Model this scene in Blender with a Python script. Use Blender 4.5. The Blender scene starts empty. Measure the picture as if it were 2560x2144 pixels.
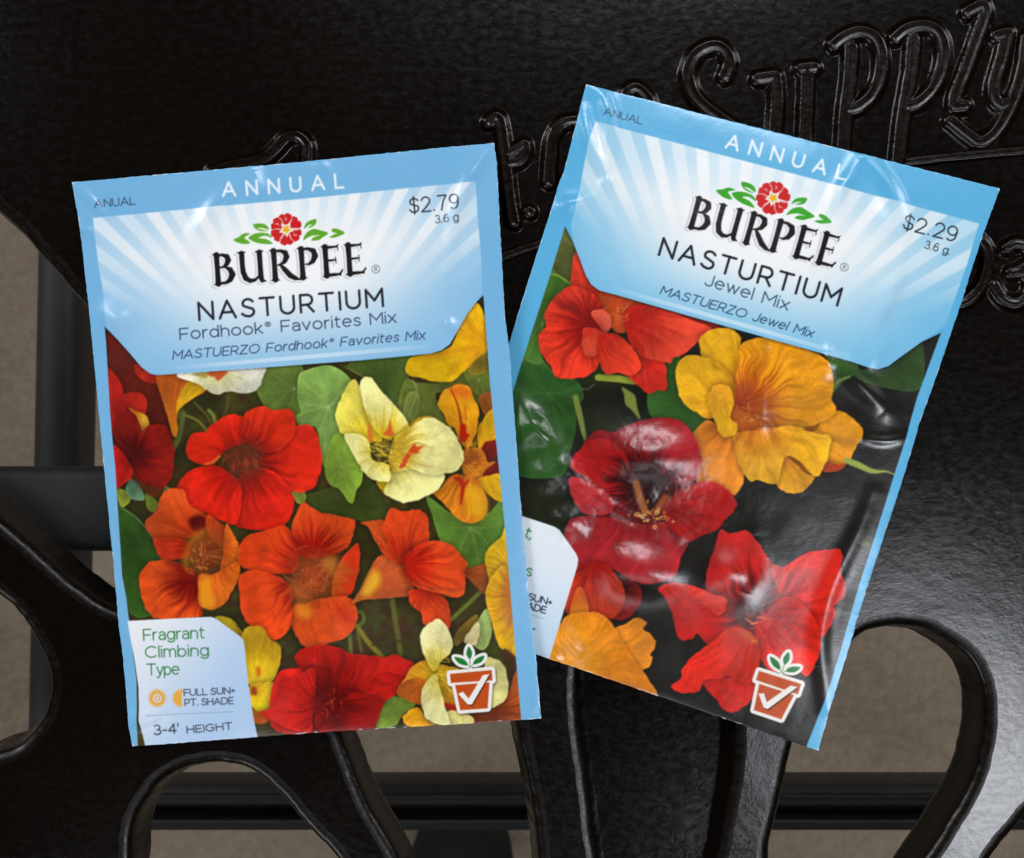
import bpy, math, random
import numpy as np
from mathutils.geometry import tessellate_polygon
from mathutils import Vector

# ------------------------------------------------------------------ camera, world, lamps
SC = bpy.context.scene
COL = SC.collection
H = 0.30            # camera height above the bench top (m)
S = 8e-5            # metres on the bench top per photograph pixel
cam = bpy.data.cameras.new('camera'); camo = bpy.data.objects.new('camera', cam); COL.objects.link(camo)
camo.location = (0, 0, H); cam.sensor_width = 36; cam.lens = 36 * H / (2560 * S)
cam.clip_start = 0.01; cam.clip_end = 50
cam.dof.use_dof = True; cam.dof.focus_distance = H - 0.003; cam.dof.aperture_fstop = 45
SC.camera = camo
w = bpy.data.worlds.new('World'); SC.world = w; w.use_nodes = True
bg = w.node_tree.nodes['Background']; bg.inputs[0].default_value = (1.0, 0.93, 0.85, 1); bg.inputs[1].default_value = 0.035
def lamp(name, loc, size, power, color, spread=180):
    l = bpy.data.lights.new(name, 'AREA'); l.shape = 'RECTANGLE'; l.size, l.size_y = size
    l.energy = power; l.color = color; l.spread = math.radians(spread)
    o = bpy.data.objects.new(name, l); COL.objects.link(o); o.location = loc
    o.rotation_euler = (-Vector(loc)).to_track_quat('-Z', 'Y').to_euler(); return o
lamp('area_lamp', (0.68, -0.52, 1.75), (0.28, 0.56), 12, (0.90, 0.93, 1.0))  # store ceiling lamp behind the lower-right sheen
lamp('area_lamp', (-2.2, 1.5, 1.30), (0.6, 1.5), 40, (1.0, 0.97, 0.93))  # added fill lamp, set low so the black metal does not mirror it
lamp('area_lamp', (2.3, 1.3, 1.30), (0.6, 1.5), 37, (1.0, 0.97, 0.93))  # added fill lamp on the right, also at a grazing angle
lamp('area_lamp', (-1.6, -2.1, 1.30), (1.5, 0.6), 28, (0.95, 0.96, 1.0))  # added fill lamp, evens the light on the packets
lamp('area_lamp', (0.14, 0.95, 1.75), (0.55, 0.18), 10.0, (0.96, 0.95, 1.0))  # added lamp, placed only to make glare on the right packet
lamp('strip_lamp', (-1.35, 0.75, 1.6), (0.07, 0.9), 6.5, (0.90, 0.90, 1.0))  # added thin lamp for glints along the packet creases
lamp('strip_lamp', (0.90, 0.95, 1.6), (0.9, 0.07), 5.0, (0.90, 0.90, 1.0))  # second added glint lamp, for creases facing the upper right
lamp('strip_lamp', (-0.15, -0.90, 1.7), (0.9, 0.10), 2.4, (0.94, 0.95, 1.0))  # ceiling tube behind the sheen on the lower spokes
SC.view_settings.view_transform = 'Standard'; SC.view_settings.look = 'None'
SC.view_settings.exposure = -0.32; SC.view_settings.gamma = 1.0
SC.render.engine = 'CYCLES'

# ------------------------------------------------------------------ scene helpers
def W(x, y, z=0.0, d=0.0):
    """photo pixel -> a point on the plane that lies d metres above (+) or below (-) the bench top"""
    f = S * (H - d) / H
    return ((x - 1280) * f, (1072 - y) * f, z)
def empty(name, loc, label, cat, group=None):
    o = bpy.data.objects.new(name, None); COL.objects.link(o); o.location = loc
    o.empty_display_size = 0.01; o['label'] = label; o['category'] = cat
    if group: o['group'] = group
    return o
def mesh_np(name, co, faces, mat, parent=None, smooth=True, normals=None, cols=None, label=None):
    """co (n,3), faces (m,k) numpy -> linked object"""
    me = bpy.data.meshes.new(name); n = len(co); m, k = faces.shape
    me.vertices.add(n); me.vertices.foreach_set('co', np.ascontiguousarray(co, dtype=np.float32).ravel())
    me.loops.add(m * k); me.loops.foreach_set('vertex_index', np.ascontiguousarray(faces, dtype=np.int32).ravel())
    me.polygons.add(m)
    me.polygons.foreach_set('loop_start', np.arange(0, m * k, k, dtype=np.int32))
    if smooth: me.polygons.foreach_set('use_smooth', np.ones(m, dtype=bool))
    me.update(calc_edges=True)
    if cols is not None:
        a = me.color_attributes.new('Print', 'FLOAT_COLOR', 'POINT')
        a.data.foreach_set('color', np.ascontiguousarray(cols, dtype=np.float32).ravel())
    if normals is not None: me.normals_split_custom_set_from_vertices(normals)
    me.materials.append(mat)
    o = bpy.data.objects.new(name, me); COL.objects.link(o)
    if parent: o.parent = parent
    if label: o['label'] = label
    return o
def smooth01(t): t = np.clip(t, 0, 1); return t * t * (3 - 2 * t)
rngs = np.random.RandomState(7); LAT = rngs.rand(16, 128, 128).astype(np.float32)
def noise2(x, y, seed=0):
    L = LAT[seed % 16]; x = np.asarray(x) + seed * 7.31; y = np.asarray(y) + seed * 3.17
    xi = np.floor(x).astype(int); yi = np.floor(y).astype(int); fx = x - xi; fy = y - yi
    fx = fx * fx * (3 - 2 * fx); fy = fy * fy * (3 - 2 * fy)
    a = L[yi & 127, xi & 127]; b = L[yi & 127, (xi + 1) & 127]
    c = L[(yi + 1) & 127, xi & 127]; d = L[(yi + 1) & 127, (xi + 1) & 127]
    return (a * (1 - fx) + b * fx) * (1 - fy) + (c * (1 - fx) + d * fx) * fy
def catmull(pts, n=6, closed=True):
    P = [np.array(p, float) for p in pts]; N = len(P); out = []
    rng = range(N) if closed else range(N - 1)
    for i in rng:
        if closed: p0, p1, p2, p3 = P[i - 1], P[i], P[(i + 1) % N], P[(i + 2) % N]
        else: p0, p1, p2, p3 = P[max(i - 1, 0)], P[i], P[i + 1], P[min(i + 2, N - 1)]
        for j in range(n):
            t = j / n
            out.append(0.5 * ((2 * p1) + (-p0 + p2) * t + (2 * p0 - 5 * p1 + 4 * p2 - p3) * t * t + (-p0 + 3 * p1 - 3 * p2 + p3) * t ** 3))
    if not closed: out.append(P[-1])
    return np.array(out)
def dist_poly(X, Y, pts, closed):
    """unsigned distance (and inside mask when closed) to a polyline"""
    d2 = np.full(X.shape, 1e12, np.float32); ins = np.zeros(X.shape, bool); n = len(pts)
    for i in range(n if closed else n - 1):
        ax, ay = pts[i][:2]; bx, by = pts[(i + 1) % n][:2]
        ex, ey = bx - ax, by - ay; l2 = ex * ex + ey * ey + 1e-9
        px = X - ax; py = Y - ay
        t = np.clip((px * ex + py * ey) / l2, 0, 1)
        np.minimum(d2, (px - t * ex) ** 2 + (py - t * ey) ** 2, out=d2)
        if closed and ay != by:
            c = (ay > Y) != (by > Y)
            ins ^= c & (px < (Y - ay) / (by - ay) * ex)
    return np.sqrt(d2), ins
def dist_taper(X, Y, pts):
    """signed distance to a stroke whose points carry a half-width (x,y,w)"""
    d = np.full(X.shape, 1e6, np.float32)
    for i in range(len(pts) - 1):
        ax, ay, aw = pts[i]; bx, by, bw = pts[i + 1]; ex, ey = bx - ax, by - ay; l2 = ex * ex + ey * ey + 1e-9
        px = X - ax; py = Y - ay; t = np.clip((px * ex + py * ey) / l2, 0, 1)
        np.minimum(d, np.sqrt((px - t * ex) ** 2 + (py - t * ey) ** 2) - (aw + (bw - aw) * t), out=d)
    return d

# ------------------------------------------------------------------ materials
def nodes(name):
    m = bpy.data.materials.new(name); m.use_nodes = True; nt = m.node_tree
    return m, nt, nt.nodes['Principled BSDF']
def noise_node(nt, scale, detail=4, rough=0.55, vec=None, dist=0):
    n = nt.nodes.new('ShaderNodeTexNoise'); n.inputs['Scale'].default_value = scale
    n.inputs['Detail'].default_value = detail; n.inputs['Roughness'].default_value = rough; n.inputs['Distortion'].default_value = dist
    if vec: nt.links.new(vec, n.inputs['Vector'])
    return n
def ramp(nt, src, stops):
    r = nt.nodes.new('ShaderNodeValToRGB'); e = r.color_ramp.elements
    while len(e) < len(stops): e.new(0.5)
    for k, (p, c) in enumerate(stops): e[k].position = p; e[k].color = c if len(c) == 4 else (*c, 1)
    nt.links.new(src, r.inputs['Fac']); return r
def bump(nt, src, dist, strength=1.0, prev=None):
    b = nt.nodes.new('ShaderNodeBump'); b.inputs['Distance'].default_value = dist; b.inputs['Strength'].default_value = strength
    nt.links.new(src, b.inputs['Height'])
    if prev: nt.links.new(prev.outputs[0], b.inputs['Normal'])
    return b
def geo(nt): return nt.nodes.new('ShaderNodeNewGeometry').outputs['Position']
def make_print():
    m, nt, p = nodes('glossy_printed_paper')
    a = nt.nodes.new('ShaderNodeAttribute'); a.attribute_name = 'Print'; nt.links.new(a.outputs['Color'], p.inputs['Base Color'])
    g = geo(nt)
    mp = nt.nodes.new('ShaderNodeMapping'); mp.inputs['Scale'].default_value = (700, 3600, 2000); nt.links.new(g, mp.inputs['Vector'])
    n1 = noise_node(nt, 1.0, 3, 0.6, mp.outputs[0]); b1 = bump(nt, n1.outputs[0], 0.000016, 0.6)
    n2 = noise_node(nt, 160, 3, 0.5, g); b2 = bump(nt, n2.outputs[0], 0.00025, 0.3, b1)
    nt.links.new(b2.outputs[0], p.inputs['Normal'])
    n3 = noise_node(nt, 90, 3, 0.6, g); r = ramp(nt, n3.outputs[0], [(0.3, (0.17,) * 3), (0.7, (0.26,) * 3)])
    nt.links.new(r.outputs[0], p.inputs['Roughness']); p.inputs['Specular IOR Level'].default_value = 0.55
    return m
def make_paper_edge():
    m, nt, p = nodes('bare_paper_edge'); p.inputs['Base Color'].default_value = (0.62, 0.66, 0.70, 1); p.inputs['Roughness'].default_value = 0.7
    g = geo(nt); n = noise_node(nt, 900, 3, 0.6, g); r = ramp(nt, n.outputs[0], [(0.35, (0.22, 0.40, 0.58)), (0.65, (0.66, 0.70, 0.74))])
    nt.links.new(r.outputs[0], p.inputs['Base Color']); return m
def make_iron(name='black_cast_metal', base=(0.0026, 0.0015, 0.0008), rough=(0.13, 0.20), spec=0.42):
    m, nt, p = nodes(name); g = geo(nt)
    nb = noise_node(nt, 35, 6, 0.65, g)
    c = ramp(nt, nb.outputs[0], [(0.3, tuple(v * 0.7 for v in base)), (0.55, base), (0.8, tuple(v * 1.5 for v in base))])
    nt.links.new(c.outputs[0], p.inputs['Base Color'])
    mp = nt.nodes.new('ShaderNodeMapping'); mp.inputs['Scale'].default_value = (500, 800, 600); nt.links.new(g, mp.inputs['Vector'])
    ns = noise_node(nt, 1.0, 8, 0.75, mp.outputs[0])
    r = ramp(nt, ns.outputs[0], [(0.40, (rough[0],) * 3), (0.60, (rough[1],) * 3)]); nt.links.new(r.outputs[0], p.inputs['Roughness'])
    n1 = noise_node(nt, 2600, 3, 0.65, g); b1 = bump(nt, n1.outputs[0], 0.000012, 0.6)
    n2 = noise_node(nt, 480, 5, 0.7, g); b2 = bump(nt, n2.outputs[0], 0.00007, 0.5, b1)
    n3 = noise_node(nt, 38, 3, 0.5, g); b3 = bump(nt, n3.outputs[0], 0.0005, 0.3, b2)
    nt.links.new(b3.outputs[0], p.inputs['Normal']); p.inputs['Specular IOR Level'].default_value = spec
    return m
def make_floor():
    m, nt, p = nodes('worn_store_floor'); g = geo(nt)
    a = noise_node(nt, 9, 6, 0.6, g); b = noise_node(nt, 120, 4, 0.7, g); mx = nt.nodes.new('ShaderNodeMix'); mx.data_type = 'FLOAT'
    mx.inputs[0].default_value = 0.45; nt.links.new(a.outputs[0], mx.inputs[2]); nt.links.new(b.outputs[0], mx.inputs[3]); b.inputs['Scale'].default_value = 260
    c = ramp(nt, mx.outputs[0], [(0.36, (0.105, 0.079, 0.052)), (0.5, (0.155, 0.122, 0.085)), (0.66, (0.205, 0.167, 0.122))])
    nt.links.new(c.outputs[0], p.inputs['Base Color']); p.inputs['Roughness'].default_value = 0.75
    nt.links.new(bump(nt, b.outputs[0], 0.001, 0.3).outputs[0], p.inputs['Normal']); return m
M_PRINT = make_print(); M_EDGE = make_paper_edge(); M_IRON = make_iron(); M_FLOOR = make_floor()
M_LETTER = make_iron('worn_raised_paint', (0.0042, 0.0018, 0.0007), (0.17, 0.26), 0.30)
M_FRAME = make_iron('black_frame_paint', (0.016, 0.0165, 0.018), (0.5, 0.65))

# ------------------------------------------------------------------ floor
F_D = -0.46
mesh_np('floor', np.array([(-3, -3, F_D), (3, -3, F_D), (3, 3, F_D), (-3, 3, F_D)]), np.array([[0, 1, 2, 3]]), M_FLOOR, smooth=False)['kind'] = 'structure'

# ------------------------------------------------------------------ the cast bench
bench = empty('cast_metal_bench', (0, 0, 0), 'black cast metal bench panel with raised script lettering and scroll cut-outs under both seed packets', 'bench')
def resample(pts, step):
    pts = np.vstack([pts, pts[:1]]); seg = np.hypot(*np.diff(pts, axis=0).T); s = np.concatenate([[0], np.cumsum(seg)])
    n = int(s[-1] / step); t = np.linspace(0, s[-1], n, endpoint=False)
    return np.stack([np.interp(t, s, pts[:, 0]), np.interp(t, s, pts[:, 1])], 1)
def offset(pts, d):
    """move a closed outline towards its inside by d pixels"""
    t = np.roll(pts, -2, 0) - np.roll(pts, 2, 0); n = np.stack([-t[:, 1], t[:, 0]], 1); n /= np.hypot(*n.T)[:, None] + 1e-9
    area = 0.5 * np.sum(pts[:, 0] * np.roll(pts[:, 1], -1) - np.roll(pts[:, 0], -1) * pts[:, 1])
    return pts + n * (d if area > 0 else -d)
HOLES = {
 'upper_left': [(-350,250),(0,528),(92,622),(175,715),(250,800),(330,900),(380,1050),(400,1250),(400,1420),(345,1515),(285,1521),(196,1468),(119,1403),(47,1337),(0,1299),(-150,1180),(-350,1100),(-420,700)],
 'left': [(-100,1430),(0,1486),(53,1539),(95,1605),(122,1670),(125,1729),(107,1795),(59,1854),(0,1881),(-120,1910),(-300,1800),(-350,1600),(-250,1450)],
 'arch': [(324,2144),(330,2073),(356,2008),(404,1949),(463,1916),(534,1904),(605,1913),(659,1943),(712,1996),(766,2062),(843,2144),(900,2260),(850,2400),(600,2450),(380,2400),(320,2260)],
 'centre': [(836,1790),(851,1837),(874,1900),(914,2003),(960,2083),(994,2144),(1080,2350),(1200,2420),(1340,2350),(1348,2144),(1328,1986),(1304,1871),(1290,1803),(1250,1720),(1150,1690),(1000,1680),(870,1700)],
 'heart': [(2060,1680),(2121,1611),(2160,1579),(2225,1562),(2303,1566),(2368,1598),(2420,1637),(2453,1696),(2466,1767),(2459,1858),(2427,1962),(2375,2053),(2316,2144),(2210,2290),(2060,2350),(1940,2290),(1920,2144),(1939,2040),(1978,1871),(2010,1770)],
 'corner': [(2640,1960),(2590,2010),(2540,2065),(2480,2144),(2440,2250),(2560,2400),(2800,2300),(2800,2050)],
 'web': [(1446,1700),(1454,1843),(1474,1986),(1494,2144),(1530,2330),(1640,2380),(1740,2330),(1791,2144),(1817,2014),(1834,1911),(1837,1820),(1820,1690),(1640,1560),(1480,1580)],
}
rings = []; wall_co = []; wall_f = []
def add_loft(loops):
    base = sum(len(a) for a in wall_co); n = len(loops[0])
    for L in loops: wall_co.append(L)
    for k in range(len(loops) - 1):
        i = np.arange(n); j = (i + 1) % n
        wall_f.append(np.stack([base + k * n + i, base + k * n + j, base + (k + 1) * n + j, base + (k + 1) * n + i], 1))
random.seed(4)
for key, pts in HOLES.items():
    P = resample(catmull(pts, 10), 7); i = np.arange(len(P))
    P = offset(P, 1) + 0  # smooth outline
    jit = (noise2(P[:, 0] / 26, P[:, 1] / 26, 3) - 0.5) * 3.0 + (noise2(P[:, 0] / 9, P[:, 1] / 9, 4) - 0.5) * 1.6
    t = offset(P, 1) - P; P = P + t * jit[:, None]
    bead = 7 if key == 'web' else 0
    prof = [(-30, 0), (-22, -0.00004), (-14, -0.00016), (-8, -0.00036), (-4, -0.00060), (-1, -0.00095), (1.5, -0.0014), (4, -0.0022)]
    if key == 'web': prof += [(8, -0.0032), (16, -0.0060), (20, -0.0112)]
    else: prof += [(9, -0.0045), (16, -0.0095), (19, -0.0102), (19, -0.0112), (-10, -0.0112)]
    loops = []
    for off, z in prof:
        q = offset(P, off); loops.append(np.array([W(a, b, z) for a, b in q]))
    add_loft(loops); rings.append(loops[0])
outer = np.array([W(a, b, 0) for a, b in [(-700, -500), (3300, -500), (3300, 2700), (-700, 2700)]])
outerb = outer.copy(); outerb[:, 2] = -0.0112
allp = [outer] + rings
tri = tessellate_polygon([[Vector(p) for p in L] for L in allp]); flat = np.vstack(allp)
tri = np.array(tri, dtype=np.int64)
a, b, c = flat[tri[:, 0]], flat[tri[:, 1]], flat[tri[:, 2]]
up = np.cross(b - a, c - a)[:, 2] < 0; tri[up] = tri[up][:, ::-1]
top = mesh_np('panel', flat, tri, M_IRON, bench, smooth=False)
wc = np.vstack(wall_co); wf = np.vstack(wall_f)
rim = mesh_np('cutout_rim', wc, wf, make_iron('black_rim_paint', (0.0032, 0.0017, 0.0009), (0.24, 0.36), 0.28), bench)
web = np.array([W(a, b, z) for a, b, z in [(1380, 1450, -0.0105), (1900, 1450, -0.0105), (1900, 2500, -0.0045), (1380, 2500, -0.0045)]])
mesh_np('recessed_web', web, np.array([[3, 2, 1, 0]]), M_IRON, bench, smooth=False)

def relief(name, strokes, hw, slope, hmm, step=1.8, dish=0.08):
    """raised casting: strokes in photo pixels, plateau half-width hw, side slope width, height in mm"""
    allp = np.vstack([np.array(s)[:, :2] for s in strokes]); pad = hw + slope + 6
    x0, y0 = allp.min(0) - pad; x1, y1 = allp.max(0) + pad
    xs = np.arange(x0, x1, step); ys = np.arange(y0, y1, step); X, Y = np.meshgrid(xs, ys); X = X.astype(np.float32); Y = Y.astype(np.float32)
    d = np.full(X.shape, 1e6, np.float32)
    for s in strokes: d = np.minimum(d, dist_poly(X, Y, catmull(s, 8, False) if len(s) > 2 else np.array(s, float), False)[0])
    d = d + (noise2(X / 30, Y / 30, 5) - 0.5) * 1.6 + (noise2(X / 6, Y / 6, 6) - 0.5) * 0.7
    side = np.clip((hw + slope - d) / slope, 0, 1)
    z = side ** 1.25 * hmm - dish * hmm * smooth01(1 - d / (hw * 0.85)) * (side >= 1)
    z = hmm * np.clip(side - 0.62 * np.sin(2 * np.pi * side) / (2 * np.pi), 0, 1)
    z = np.where(side >= 1, hmm - dish * hmm * smooth01((hw - d) / (hw * 0.9)), z)
    zz = z * 1e-3 - 0.00002
    co = np.stack([(X - 1280) * S, (1072 - Y) * S, zz], -1).reshape(-1, 3)
    ny, nx = X.shape; idx = np.arange(ny * nx).reshape(ny, nx)
    f = np.stack([idx[1:, :-1], idx[1:, 1:], idx[:-1, 1:], idx[:-1, :-1]], -1).reshape(-1, 4)
    keep = (z.ravel()[f] > 0.0).any(1); f = f[keep]
    used, inv = np.unique(f, return_inverse=True)
    return mesh_np(name, co[used], inv.reshape(-1, 4), M_LETTER, bench)
def cr(ox, oy, k): return lambda pts: [(ox + k * p[0], oy + k * p[1]) for p in pts]
C2 = cr(1600, 0, 0.45714); C1 = cr(1100, 0, 0.398); C7 = cr(0, 0, 0.619); CR2 = cr(1900, 360, 0.3638)
letters = [
 [C2([(462,425),(486,350),(450,275),(380,262),(300,310),(262,400),(275,490),(330,570),(430,650),(540,735),(560,850),(480,940),(380,930),(330,860)])],
 [C2([(645,438),(735,425)]), C2([(735,425),(745,560),(735,700),(730,820),(800,900),(880,860)]), C2([(912,385),(905,560),(900,720),(900,880)]), C2([(880,385),(945,378)])],
 [C2([(1150,270),(1140,440),(1120,600),(1110,740),(1105,900)]), C2([(1060,250),(1120,205),(1200,182),(1280,215),(1315,310),(1305,430),(1260,530),(1190,590),(1125,605)])],
 [C2([(1490,225),(1475,400),(1440,600),(1420,760),(1400,930)]), C2([(1392,215),(1450,170),(1540,148),(1620,180),(1655,280),(1640,400),(1590,500),(1520,565),(1450,590)])],
 [C2([(1785,75),(1860,35)]), C2([(1872,40),(1880,90),(1830,240),(1770,400),(1725,520),(1712,590)]), C2([(1712,590),(1770,585)])],
 [C2([(1945,205),(2005,190)]), C2([(2005,190),(1975,320),(1935,450),(1930,540),(1965,580),(2010,570)]), C2([(2110,215),(2090,380),(2050,520),(1990,650),(1920,750),(1850,782),(1780,740),(1695,670)])],
 [C1([(310,775),(345,745),(372,760),(390,850),(405,960),(420,1100),(440,1260),(465,1400)]), C1([(405,975),(470,950),(530,915)]), C1([(530,915),(530,975),(490,1020),(430,1035)])],
 [C1([(560,1335),(562,1337)])],
 [C1([(680,1150),(690,1000),(705,880),(760,790),(840,765),(900,780)])],
 [C1([(1160,640),(1180,580),(1235,560),(1300,620),(1330,700)])],
 [C7([(860,700),(960,670),(1060,648),(1120,600),(1160,560),(1205,555),(1238,590),(1242,660),(1240,760)])],
 [CR2([(1480,650),(1540,710),(1565,800),(1550,900),(1500,1000),(1420,1080),(1330,1110)])],
 [CR2([(1690,720),(1760,690),(1830,720),(1850,800),(1790,870),(1720,890)]), CR2([(1720,890),(1800,890),(1850,960),(1820,1060),(1740,1100),(1650,1060),(1595,975)])],
]
for k, s in enumerate(letters):
    relief('raised_letter', s, 12 if k < 6 else 10, 17, 1.2)
relief('raised_border', [[(700,860),(1000,745),(1267,640),(1345,614),(1700,505),(2000,446),(2256,408),(2400,392),(2560,378),(2800,362)]], 8, 8, 0.7)

# under-frame seen through the cut-outs: rails and legs at their own depth
def bar(name, x0, y0, x1, y1, d, th, rad=0.002, mat=None):
    """box with rounded long edges; corners given as photo pixels at depth d (negative = below)"""
    ax, ay, _ = W(x0, y0, 0, d); bx, by, _ = W(x1, y1, 0, d); import bmesh
    bm = bmesh.new(); bmesh.ops.create_cube(bm, size=1)
    for v in bm.verts: v.co = Vector(((ax + bx) / 2 + v.co.x * (bx - ax), (ay + by) / 2 + v.co.y * abs(by - ay), d - th / 2 + v.co.z * th))
    bmesh.ops.bevel(bm, geom=bm.edges[:], offset=rad, segments=4, affect='EDGES', profile=0.5)
    me = bpy.data.meshes.new(name); bm.to_mesh(me); bm.free(); me.materials.append(mat or M_FRAME)
    for p in me.polygons: p.use_smooth = True
    o = bpy.data.objects.new(name, me); COL.objects.link(o); o.parent = bench; return o
bar('seat_slat', -500, 1166, 620, 1378, -0.030, 0.012, 0.0025)
bar('frame_rail', -500, 1962, 3000, 2016, -0.110, 0.02, 0.004)
bar('frame_rail', -500, 2020, 3000, 2082, -0.122, 0.02, 0.006)
vb = bar('frame_leg', 74, -300, 184, 2600, -0.170, 0.03, 0.006); vb.rotation_euler[2] = math.radians(-1.2)
M_FOOT = make_iron('matt_rubber_foot', (0.006, 0.006, 0.006), (0.8, 0.9), 0.2)
def tube(name, cx, cy, d, r, depth):
    import bmesh
    bm = bmesh.new(); x, y, _ = W(cx, cy, 0, d)
    bmesh.ops.create_cone(bm, cap_ends=True, segments=48, radius1=r * 0.92, radius2=r, depth=depth)
    bmesh.ops.bevel(bm, geom=[e for e in bm.edges if abs(e.verts[0].co.z - e.verts[1].co.z) < 1e-6], offset=r * 0.12, segments=3, affect='EDGES')
    me = bpy.data.meshes.new(name); bm.to_mesh(me); bm.free(); me.materials.append(M_FOOT)
    for p in me.polygons: p.use_smooth = True
    o = bpy.data.objects.new(name, me); COL.objects.link(o); o.location = (x, y, d - depth / 2); o.parent = bench
tube('foot_cap', 1150, 2190, -0.40, 0.026, 0.05)

# ------------------------------------------------------------------ printed artwork (painted by formula on a fine grid)
K = 1.55
class Canvas:
    def __init__(s, x0, y0, x1, y1):
        s.x0, s.y0 = x0, y0; s.w = int((x1 - x0) / K) + 1; s.h = int((y1 - y0) / K) + 1
        s.img = np.zeros((s.h, s.w, 3), np.float32); s.lab = np.zeros((s.h, s.w), np.int16)
        s.X = (x0 + K * np.arange(s.w, dtype=np.float32))[None, :].repeat(s.h, 0); s.Y = (y0 + K * np.arange(s.h, dtype=np.float32))[:, None].repeat(s.w, 1)
    def win(s, pts, pad):
        p = np.asarray(pts)[:, :2]; a = p.min(0) - pad; b = p.max(0) + pad
        i0 = max(int((a[1] - s.y0) / K), 0); i1 = min(int((b[1] - s.y0) / K) + 2, s.h)
        j0 = max(int((a[0] - s.x0) / K), 0); j1 = min(int((b[0] - s.x0) / K) + 2, s.w)
        if i1 <= i0 or j1 <= j0: return None
        return (slice(i0, i1), slice(j0, j1))
    def comp(s, wn, a, col, lab=None, thr=0.45):
        a = a[..., None]; s.img[wn] = s.img[wn] * (1 - a) + np.asarray(col, np.float32) * a
        if lab is not None: s.lab[wn][a[..., 0] > thr] = lab
    def fill(s, pts, col, smooth=5, soft=1.0, alpha=1.0, lab=None, grow=0.0, outer=0.0):
        P = catmull(pts, smooth) if smooth else np.array(pts, float); wn = s.win(P, soft * 2 + 4 + grow)
        if wn is None: return
        X, Y = s.X[wn], s.Y[wn]; d, ins = dist_poly(X, Y, P, True); sd = np.where(ins, -d, d) - grow
        cov = np.clip(0.5 - sd / (2 * soft), 0, 1) * alpha
        s.comp(wn, cov, col(X, Y, sd) if callable(col) else np.array(col) / 255.0, lab)
    def stroke(s, pts, hw, col, alpha=1.0, lab=None, smooth=0, soft=0.9):
        P = [tuple(p) if len(p) == 3 else (p[0], p[1], hw) for p in pts]
        if smooth: P = [tuple(q) for q in catmull(P, smooth, False)]
        wn = s.win(P, max(p[2] for p in P) + 3 + soft)
        if wn is None: return
        sd = dist_taper(s.X[wn], s.Y[wn], P)
        s.comp(wn, np.clip(0.5 - sd / (2 * soft), 0, 1) * alpha, np.array(col) / 255.0, lab, 0.35)
    def soften(s):
        for ax in (0, 1): s.img = s.img * 0.5 + 0.25 * (np.roll(s.img, 1, ax) + np.roll(s.img, -1, ax))
    def petal(s, pts, c, inner, outer, t0=0.15, t1=0.7, st=0.16, seed=1, shadow=0.5, edge=0.10, fr=7, shade=None, alpha=1.0, crinkle=2.2):
        P = catmull(pts, 6)
        n = noise2(P[:, 0] / 9, P[:, 1] / 9, seed + 2) - 0.5 + 0.6 * (noise2(P[:, 0] / 22, P[:, 1] / 22, seed + 4) - 0.5)
        ctr = P.mean(0); P = P + (P - ctr) / (np.hypot(*(P - ctr).T)[:, None] + 1e-6) * (n * crinkle * 2)[:, None]
        wn = s.win(P, 26)
        if wn is None: return
        X, Y = s.X[wn], s.Y[wn]; d, ins = dist_poly(X, Y, P, True); sd = np.where(ins, -d, d)
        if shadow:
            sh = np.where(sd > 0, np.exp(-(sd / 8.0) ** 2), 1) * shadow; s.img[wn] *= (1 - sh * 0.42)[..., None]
        cx, cy = c; dx, dy = X - cx, Y - cy; r = np.hypot(dx, dy); R = np.hypot(P[:, 0] - cx, P[:, 1] - cy).max()
        r = r / R; ang = np.arctan2(dy, dx)
        wob = noise2(X / 40, Y / 40, seed + 5) - 0.5
        stk = noise2((ang + wob * 0.25) * fr * 2.2, r * 2.2, seed) - 0.5; fine = noise2((ang + wob * 0.15) * fr * 8, r * 3, seed + 1) - 0.5
        low = noise2(X / 34, Y / 34, seed + 3) - 0.5
        t = smooth01((r - t0 + stk * 0.26 + fine * 0.06) / (t1 - t0))[..., None]
        a, b = np.array(inner) / 255.0, np.array(outer) / 255.0
        colr = a * (1 - t) + b * t
        f = 1 + st * 0.85 * stk + st * 0.40 * fine + 0.17 * low + 0.10 * (noise2(X / 13, Y / 13, seed + 8) - 0.5)
        f = f * (1 + 0.6 * edge * np.exp(-(sd / 4.0) ** 2) )
        f = f * (1 + (noise2(X / 2.6, Y / 2.6, seed + 6) - 0.5) * 0.10)
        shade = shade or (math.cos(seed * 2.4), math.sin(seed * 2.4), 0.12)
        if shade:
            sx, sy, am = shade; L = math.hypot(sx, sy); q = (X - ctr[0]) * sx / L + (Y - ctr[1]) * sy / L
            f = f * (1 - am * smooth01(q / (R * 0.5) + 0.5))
        colr = np.clip(colr * f[..., None], 0, 1)
        cov = np.clip(0.5 - sd / 2.0, 0, 1) * alpha
        s.comp(wn, cov, colr)
    def leaf(s, pts, col, c=None, veins=None, seed=2, shadow=0.35, nv=8, vc=(150, 175, 105)):
        P = np.array(pts, float); cc = c if c is not None else tuple(P.mean(0))
        col = (col[0] * 1.12, col[1] * 1.13, col[2] * 0.98); s.petal(pts, cc, tuple(v * 0.85 for v in col), col, st=0.07, seed=seed, shadow=shadow, edge=0.22, fr=4, t0=0, t1=0.8, crinkle=0.8)
        if veins:
            Pm = catmull(pts, 6); R = np.hypot(Pm[:, 0] - cc[0], Pm[:, 1] - cc[1])
            for k in range(nv):
                q = Pm[int(len(Pm) * (k + 0.3) / nv) % len(Pm)]; m = (np.array(cc) + q) / 2 + np.array([math.sin(k * 5) * 6, math.cos(k * 3) * 6])
                e = np.array(cc) + (q - np.array(cc)) * 0.9
                s.stroke([(*cc, 1.5), (*m, 1.2), (*e, 0.4)], 1, vc, veins * (0.45 + 0.4 * math.sin(k * 2.7) ** 2), smooth=4, soft=1.8)
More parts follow.
